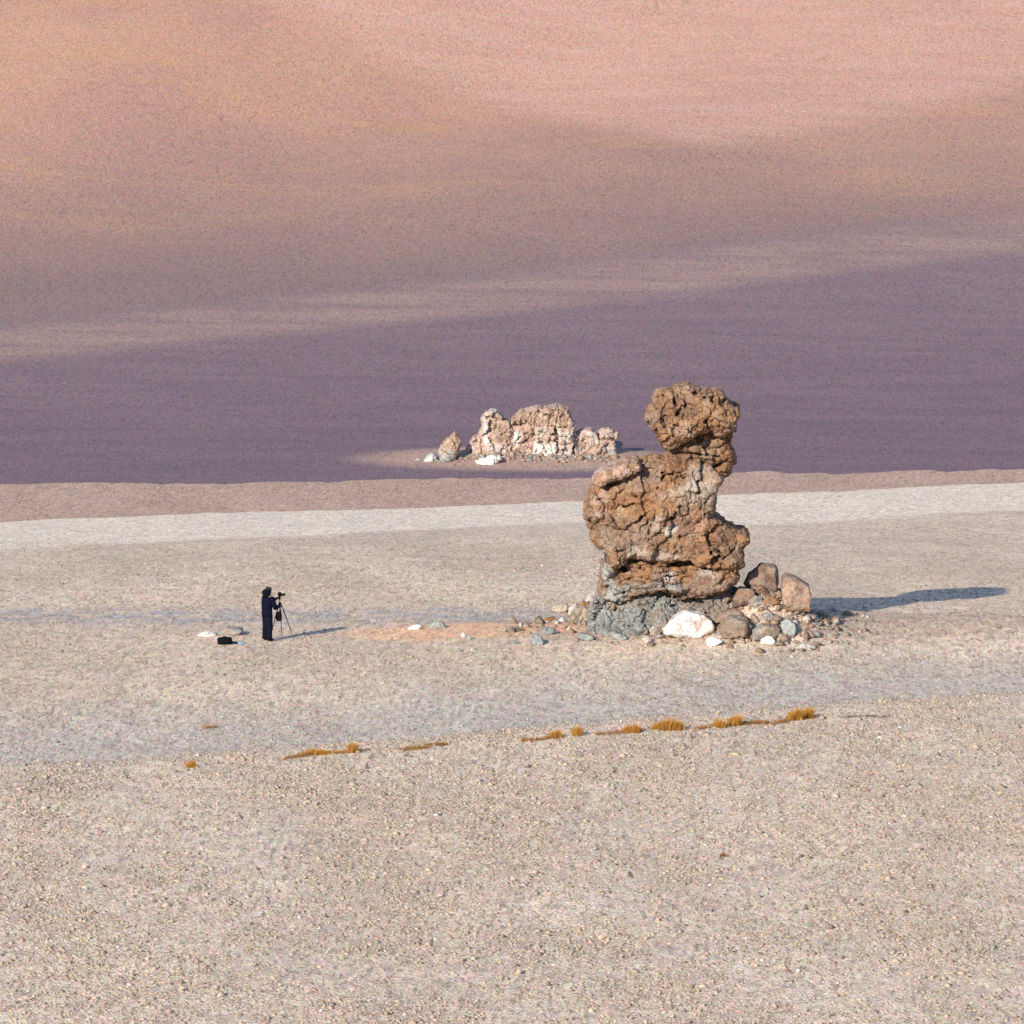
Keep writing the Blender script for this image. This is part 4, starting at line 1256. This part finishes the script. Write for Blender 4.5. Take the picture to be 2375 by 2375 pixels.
spine = [((0, 0, .93), (.15, .11)), ((.005, 0, 1.10), (.13, .10)), ((.02, 0, 1.28), (.15, .11)), ((.03, 0, 1.40), (.13, .09)), ((.05, 0, 1.475), .055), ((.075, 0, 1.55), (.078, .082)), ((.085, 0, 1.62), (.085, .092)), ((.078, 0, 1.675), (.055, .06))]
body_ch = [spine,
           [spine[0], ((0, .095, .86), .085), ((.01, .10, .50), .058), ((-.015, .105, .11), .042), ((0, .105, .06), .045), ((.15, .12, .045), .035)],
           [spine[0], ((0, -.095, .86), .085), ((.01, -.10, .50), .058), ((-.015, -.105, .11), .042), ((0, -.105, .06), .045), ((.15, -.12, .045), .035)],
           [spine[3], ((.03, .175, 1.395), .062), (elL, .045), (wrL, .027)],
           [spine[3], ((.03, -.175, 1.395), .062), (elR, .045), (wrR, .027)]]
body_ch += hand(wrR, (.93, .33, .12), (.3, -.9, 0), (.0, 0, 1), (-.2, .75, .55))
body_ch += hand(wrL, (.95, -.18, .18), (.2, .9, 0), (.0, 0, 1), (.0, -.7, .6))
body = skinned("body", body_ch, M_SKIN, person)
body.data.materials.append(M_BLACK)                   # gloved hands
for pl_ in body.data.polygons:
    if pl_.center.z < 1.44: pl_.material_index = 1
# face: nose, brow and chin shaped on the head, then eyes, lips and ears
me = body.data
co = np.array([v.co[:] for v in me.vertices])
hc = np.array((.085, 0, 1.60))
d = co - hc
nose = np.exp(-(d[:, 1] / .013) ** 2 - ((d[:, 2] + .012) / .024) ** 2) * (d[:, 0] > .04) * (co[:, 2] > 1.5)
co[:, 0] += .026 * nose
sock = sum(np.exp(-((d[:, 1] - s * .032) / .014) ** 2 - ((d[:, 2] - .012) / .010) ** 2) for s in (-1, 1)) * (d[:, 0] > .04) * (co[:, 2] > 1.5)
co[:, 0] -= .010 * sock
me.vertices.foreach_set("co", co.ravel())
for s in (-1, 1):
    bm = bmesh.new()
    bmesh.ops.create_uvsphere(bm, u_segments=8, v_segments=6, radius=.011, matrix=Matrix.Translation((.158, s * .032, 1.612)))
    from_bm("eye", bm, M_GLASS, person)
    bm = bmesh.new()
    bmesh.ops.create_uvsphere(bm, u_segments=8, v_segments=6, radius=1, matrix=Matrix.Translation((.08, s * .088, 1.597)) @ Matrix.Diagonal((.018, .010, .030, 1)))
    from_bm("ear", bm, M_SKIN, person)
bm = bmesh.new()
bmesh.ops.create_uvsphere(bm, u_segments=8, v_segments=6, radius=1, matrix=Matrix.Translation((.157, 0, 1.553)) @ Matrix.Diagonal((.010, .024, .007, 1)))
from_bm("mouth", bm, M_SKIN, person)
def loft(name, rings, mat, parent, seg=18, wob=.0, seed=0, sub=1):
    """closed skin over elliptical rings: (centre, axis, side radius, other radius)"""
    bm = bmesh.new()
    rr_ = np.random.default_rng(seed)
    prev = None
    for c, ax_, ra, rb in rings:
        ax_ = Vector(ax_).normalized()
        u = Vector((0, 1, 0)) - ax_ * ax_.y
        u.normalize()
        w = ax_.cross(u)
        ring = []
        for k in range(seg):
            t = 2 * math.pi * k / seg
            f = 1 + wob * rr_.normal()
            ring.append(bm.verts.new(Vector(c) + u * (ra * math.cos(t) * f) + w * (rb * math.sin(t) * f)))
        if prev is None: bm.faces.new(ring[::-1])
        else:
            for k in range(seg):
                bm.faces.new((prev[k], prev[(k + 1) % seg], ring[(k + 1) % seg], ring[k]))
        prev = ring
    bm.faces.new(prev)
    o = from_bm(name, bm, mat, parent)
    return o
Zu = (0, 0, 1)
loft("jacket", [((-.01, 0, .80), Zu, .205, .150), ((-.01, 0, .86), Zu, .213, .158), ((-.01, 0, .96), Zu, .205, .152), ((-.01, 0, 1.06), Zu, .200, .150), ((-.005, 0, 1.18), Zu, .212, .160),
                ((.0, 0, 1.28), Zu, .226, .165), ((.012, 0, 1.36), Zu, .228, .150), ((.025, 0, 1.41), Zu, .185, .12), ((.04, 0, 1.46), Zu, .095, .085), ((.045, 0, 1.49), Zu, .075, .075)], M_JACKET, person, 22, .022, 1)
def sleeve(sh, el, wr, seed):
    sh, el, wr = Vector(sh), Vector(el), Vector(wr)
    d1, d2 = (el - sh).normalized(), (wr - el).normalized()
    dm = (d1 + d2).normalized()
    loft("sleeve", [(sh - d1 * .06, d1, .06, .06), (sh - d1 * .02, d1, .092, .092), (sh.lerp(el, .35), d1, .090, .088), (sh.lerp(el, .75), d1, .080, .080), (el, dm, .083, .083),
                    (el.lerp(wr, .3), d2, .076, .076), (el.lerp(wr, .7), d2, .062, .062), (el.lerp(wr, .93), d2, .054, .054), (el.lerp(wr, .97), d2, .042, .042)], M_JACKET, person, 16, .03, seed)
sleeve((.03, .19, 1.38), elL, wrL, 2)
sleeve((.03, -.19, 1.38), elR, wrR, 3)
loft("trousers", [((-.005, 0, .72), Zu, .185, .125), ((-.005, 0, .80), Zu, .195, .138), ((-.005, 0, .93), Zu, .185, .135), ((-.005, 0, 1.0), Zu, .175, .13)], M_TROUSER, person, 18, .01, 5)
for s in (1, -1):
    loft("trouser_leg", [((-.005, s * .122, .06), Zu, .090, .100), ((-.005, s * .122, .16), Zu, .086, .094), ((.0, s * .116, .32), Zu, .086, .094), ((.012, s * .10, .50), Zu, .095, .100), ((.008, s * .096, .66), Zu, .104, .112), ((.0, s * .092, .84), Zu, .106, .122)], M_TROUSER, person, 16, .03, 6 + s)
for s in (1, -1):
    skinned("boot", [[((-.055, s * .106, .055), .052), ((.02, s * .109, .052), .054), ((.12, s * .116, .042), .046), ((.175, s * .12, .036), .034)], [((-.01, s * .107, .055), .052), ((-.012, s * .107, .16), .055)]], M_BOOT, person, 1)
loft("hood", [((.0, 0, 1.40), Zu, .10, .09), ((-.01, 0, 1.455), Zu, .118, .11), ((-.025, 0, 1.51), Zu, .152, .125), ((-.028, 0, 1.57), Zu, .162, .13), ((-.02, 0, 1.62), Zu, .148, .125), ((-.015, 0, 1.655), Zu, .11, .10), ((-.012, 0, 1.672), Zu, .05, .05)], M_HOOD, person, 20, .04, 9)
bm = bmesh.new()                                      # hair showing at the crown and brow, over the hood edge
bmesh.ops.create_uvsphere(bm, u_segments=16, v_segments=10, radius=1, matrix=Matrix.Translation((.055, 0, 1.665)) @ Matrix.Diagonal((.098, .105, .078, 1)))
for v in bm.verts:
    v.co += Vector((random.uniform(-1, 1), random.uniform(-1, 1), random.uniform(-1, 1))) * .008
from_bm("hair", bm, M_HAIR, person)

# ------------------------------------------------------------------ tripod, camera, hanging bag
rot = Matrix.Rotation(TH, 3, 'Z')
def loc(x, y, z):
    v = rot @ Vector((x, y, 0))
    return Vector((gp[0] + v.x, gp[1] + v.y, gp[2] + z))
apex = loc(.50, .0, 0)
ax, ay = apex.x, apex.y
gz0 = float(ground_z(ax, ay))
tripod = empty("tripod", (ax, ay, gz0))
tag(tripod, "slim dark tripod standing in front of the person, carrying the camera", "tripod")
AZ = 1.20
for (fx, fy) in ((.44, .45), (.045, .55), (-.33, -.30)):
    fz = float(ground_z(ax + fx, ay + fy)) - gz0
    top = Vector((fx * .06, fy * .06, AZ))
    ft = Vector((fx, fy, fz))
    k1 = top.lerp(ft, .40)
    k2 = top.lerp(ft, .70)
    bm = bmesh.new()
    tube(bm, top, k1, .017)
    leg = from_bm("leg", bm, M_METAL, tripod)
    bm = bmesh.new()
    tube(bm, k1, k2, .0135)
    tube(bm, k2, ft + Vector((0, 0, .01)), .010, .009)
    from_bm("lower_tube", bm, M_METAL, leg)
    for kk in (k1, k2):
        bm = bmesh.new()
        dd = (ft - top).normalized()
        tube(bm, kk - dd * .025, kk + dd * .025, .020)
        from_bm("leg_lock", bm, M_METAL, leg)
    bm = bmesh.new()
    bmesh.ops.create_uvsphere(bm, u_segments=10, v_segments=6, radius=.016, matrix=Matrix.Translation(ft + Vector((0, 0, .008))))
    from_bm("foot", bm, M_BLACK, leg)
bm = bmesh.new()
tube(bm, (0, 0, AZ - .05), (0, 0, AZ + .03), .04, .032, 14)
from_bm("shoulder_casting", bm, M_BLACK, tripod)
bm = bmesh.new()
tube(bm, (0, 0, AZ - .32), (0, 0, AZ + .12), .014)
from_bm("centre_column", bm, M_METAL, tripod)
bm = bmesh.new()
tube(bm, (0, 0, AZ + .10), (0, 0, AZ + .15), .030, .030, 14)
box(bm, (0, 0, AZ + .175), (.06, .05, .05), bevel=.008)
box(bm, (0, 0, AZ + .205), (.085, .06, .014), bevel=.004)
head = from_bm("tripod_head", bm, M_BLACK, tripod)
bm = bmesh.new()
bd = rot @ Vector((-1, -.25, 0))
tube(bm, (0, 0, AZ + .17), (bd.x * .24, bd.y * .24, AZ + .095), .008)
tube(bm, (bd.x * .15, bd.y * .15, AZ + .123), (bd.x * .25, bd.y * .25, AZ + .09), .014)
from_bm("pan_handle", bm, M_BLACK, head)

CZ = gz0 + AZ + .212
camo = empty("camera_body_and_lens", (ax, ay, CZ), TH - .25)
camo.name = "photo_camera"
tag(camo, "black camera with a stubby lens, mounted on top of the tripod", "camera")
bm = bmesh.new()
box(bm, (0, 0, .05), (.062, .142, .098), bevel=.012)
box(bm, (-.005, .055, .048), (.085, .034, .09), bevel=.012)
cb = from_bm("camera_body", bm, M_BLACK, camo)
bm = bmesh.new()
box(bm, (.0, 0, .118), (.075, .062, .046), bevel=.014)
tube(bm, (-.055, 0, .112), (-.03, 0, .112), .017)
from_bm("viewfinder", bm, M_BLACK, cb)
bm = bmesh.new()
tube(bm, (.03, 0, .05), (.10, 0, .05), .036, .037, 18)
tube(bm, (.10, 0, .05), (.175, 0, .05), .034, .040, 18)
ln_ = from_bm("lens", bm, M_BLACK, camo)
bm = bmesh.new()
tube(bm, (.172, 0, .05), (.178, 0, .05), .032, .032, 18)
from_bm("front_glass", bm, M_GLASS, ln_)

hb = empty("shoulder_bag", (ax - .03, ay - .06, gz0 + .62))
tag(hb, "small black bag hanging from the tripod beside the person's arm", "bag")
def soft_bag(name, size, mat, parent, seed, lumps=.12, sub=3, zoff=0.0):
    v, f = ICO[sub]
    p = np.sign(v) * np.abs(v) ** .55
    p = p * np.array(size) / 2
    p = p * (1 + lumps * fbm(v * 1.8 + seed, 3, seed))[:, None]
    p[:, 2] += size[2] / 2 + zoff
    return link(name, mesh_np(name, p, f), mat, parent)
soft_bag("pouch", (.19, .14, .30), M_BLACK, hb, 5)
bm = bmesh.new()
box(bm, (0, -.075, .20), (.17, .02, .14), bevel=.01)
from_bm("flap", bm, M_BLACK, hb)
for s in (-1, 1):
    bm = bmesh.new()
    tube(bm, (s * .075, 0, .26), (.03, .05, AZ - .62 - .02), .008)
    from_bm("strap", bm, M_BLACK, hb)

gb = hit(*cP(435, 835))
bag = empty("camera_bag", tuple(gb + np.array((0, .12, 0))), R(6))
bag.location.z = float(ground_z(gb[0], gb[1] + .12))
tag(bag, "black camera bag lying on the gravel left of the person", "bag")
bw = 190 * .18634 * K / FPX * gb[1]
soft_bag("bag_body", (bw, .28, .25), M_BLACK, bag, 9, .07, 4, -.02)
bm = bmesh.new()
box(bm, (-.02, -.135, .11), (bw * .62, .05, .13), bevel=.02)
from_bm("front_pocket", bm, M_BLACK, bag)
bm = bmesh.new()
pts = [(-.10 + .2 * t, .0, .215 + .035 * math.sin(math.pi * t)) for t in np.linspace(0, 1, 7)]
for a, b in zip(pts[:-1], pts[1:]): tube(bm, a, b, .012)
from_bm("grab_handle", bm, M_BLACK, bag)
bm = bmesh.new()
pts = [(.20, -.02, .10), (.27, -.06, .05), (.33, -.08, .06), (.38, -.06, .03)]
for a, b in zip(pts[:-1], pts[1:]): tube(bm, a, b, .030)
from_bm("shoulder_strap", bm, M_BLACK, bag)

gc = hit(*cP(635, 830))
v, f = ICO[4]
p = v * np.array((.14, .12, .07))
p = p * (1 + .35 * fbm(v * 2.5, 3, 8))[:, None]
p[:, 2] = np.maximum(p[:, 2], -.01)
cl = link("cloth", mesh_np("cloth", p, f), M_BLUE)
cl.location = (gc[0], gc[1] + .1, float(ground_z(gc[0], gc[1] + .1)))
tag(cl, "crumpled light blue cloth on the gravel at the right of the black bag", "cloth")

# a dark stick stands alone on the near slope
gs = hit(*cH(1255, 366))
bm = bmesh.new()
tube(bm, (0, 0, -.03), (.02, 0, .13), .022, .014, 7)
tube(bm, (.02, 0, .13), (.045, .01, .21), .014, .008, 7)
tube(bm, (.012, 0, .08), (-.03, .01, .13), .010, .005, 6)
st = from_bm("stick", bm, mat_plain("dead_wood", (.05, .04, .03)))
st.location = tuple(gs)
tag(st, "short dark stick upright in the foreground gravel below the flat brown tufts", "stick")
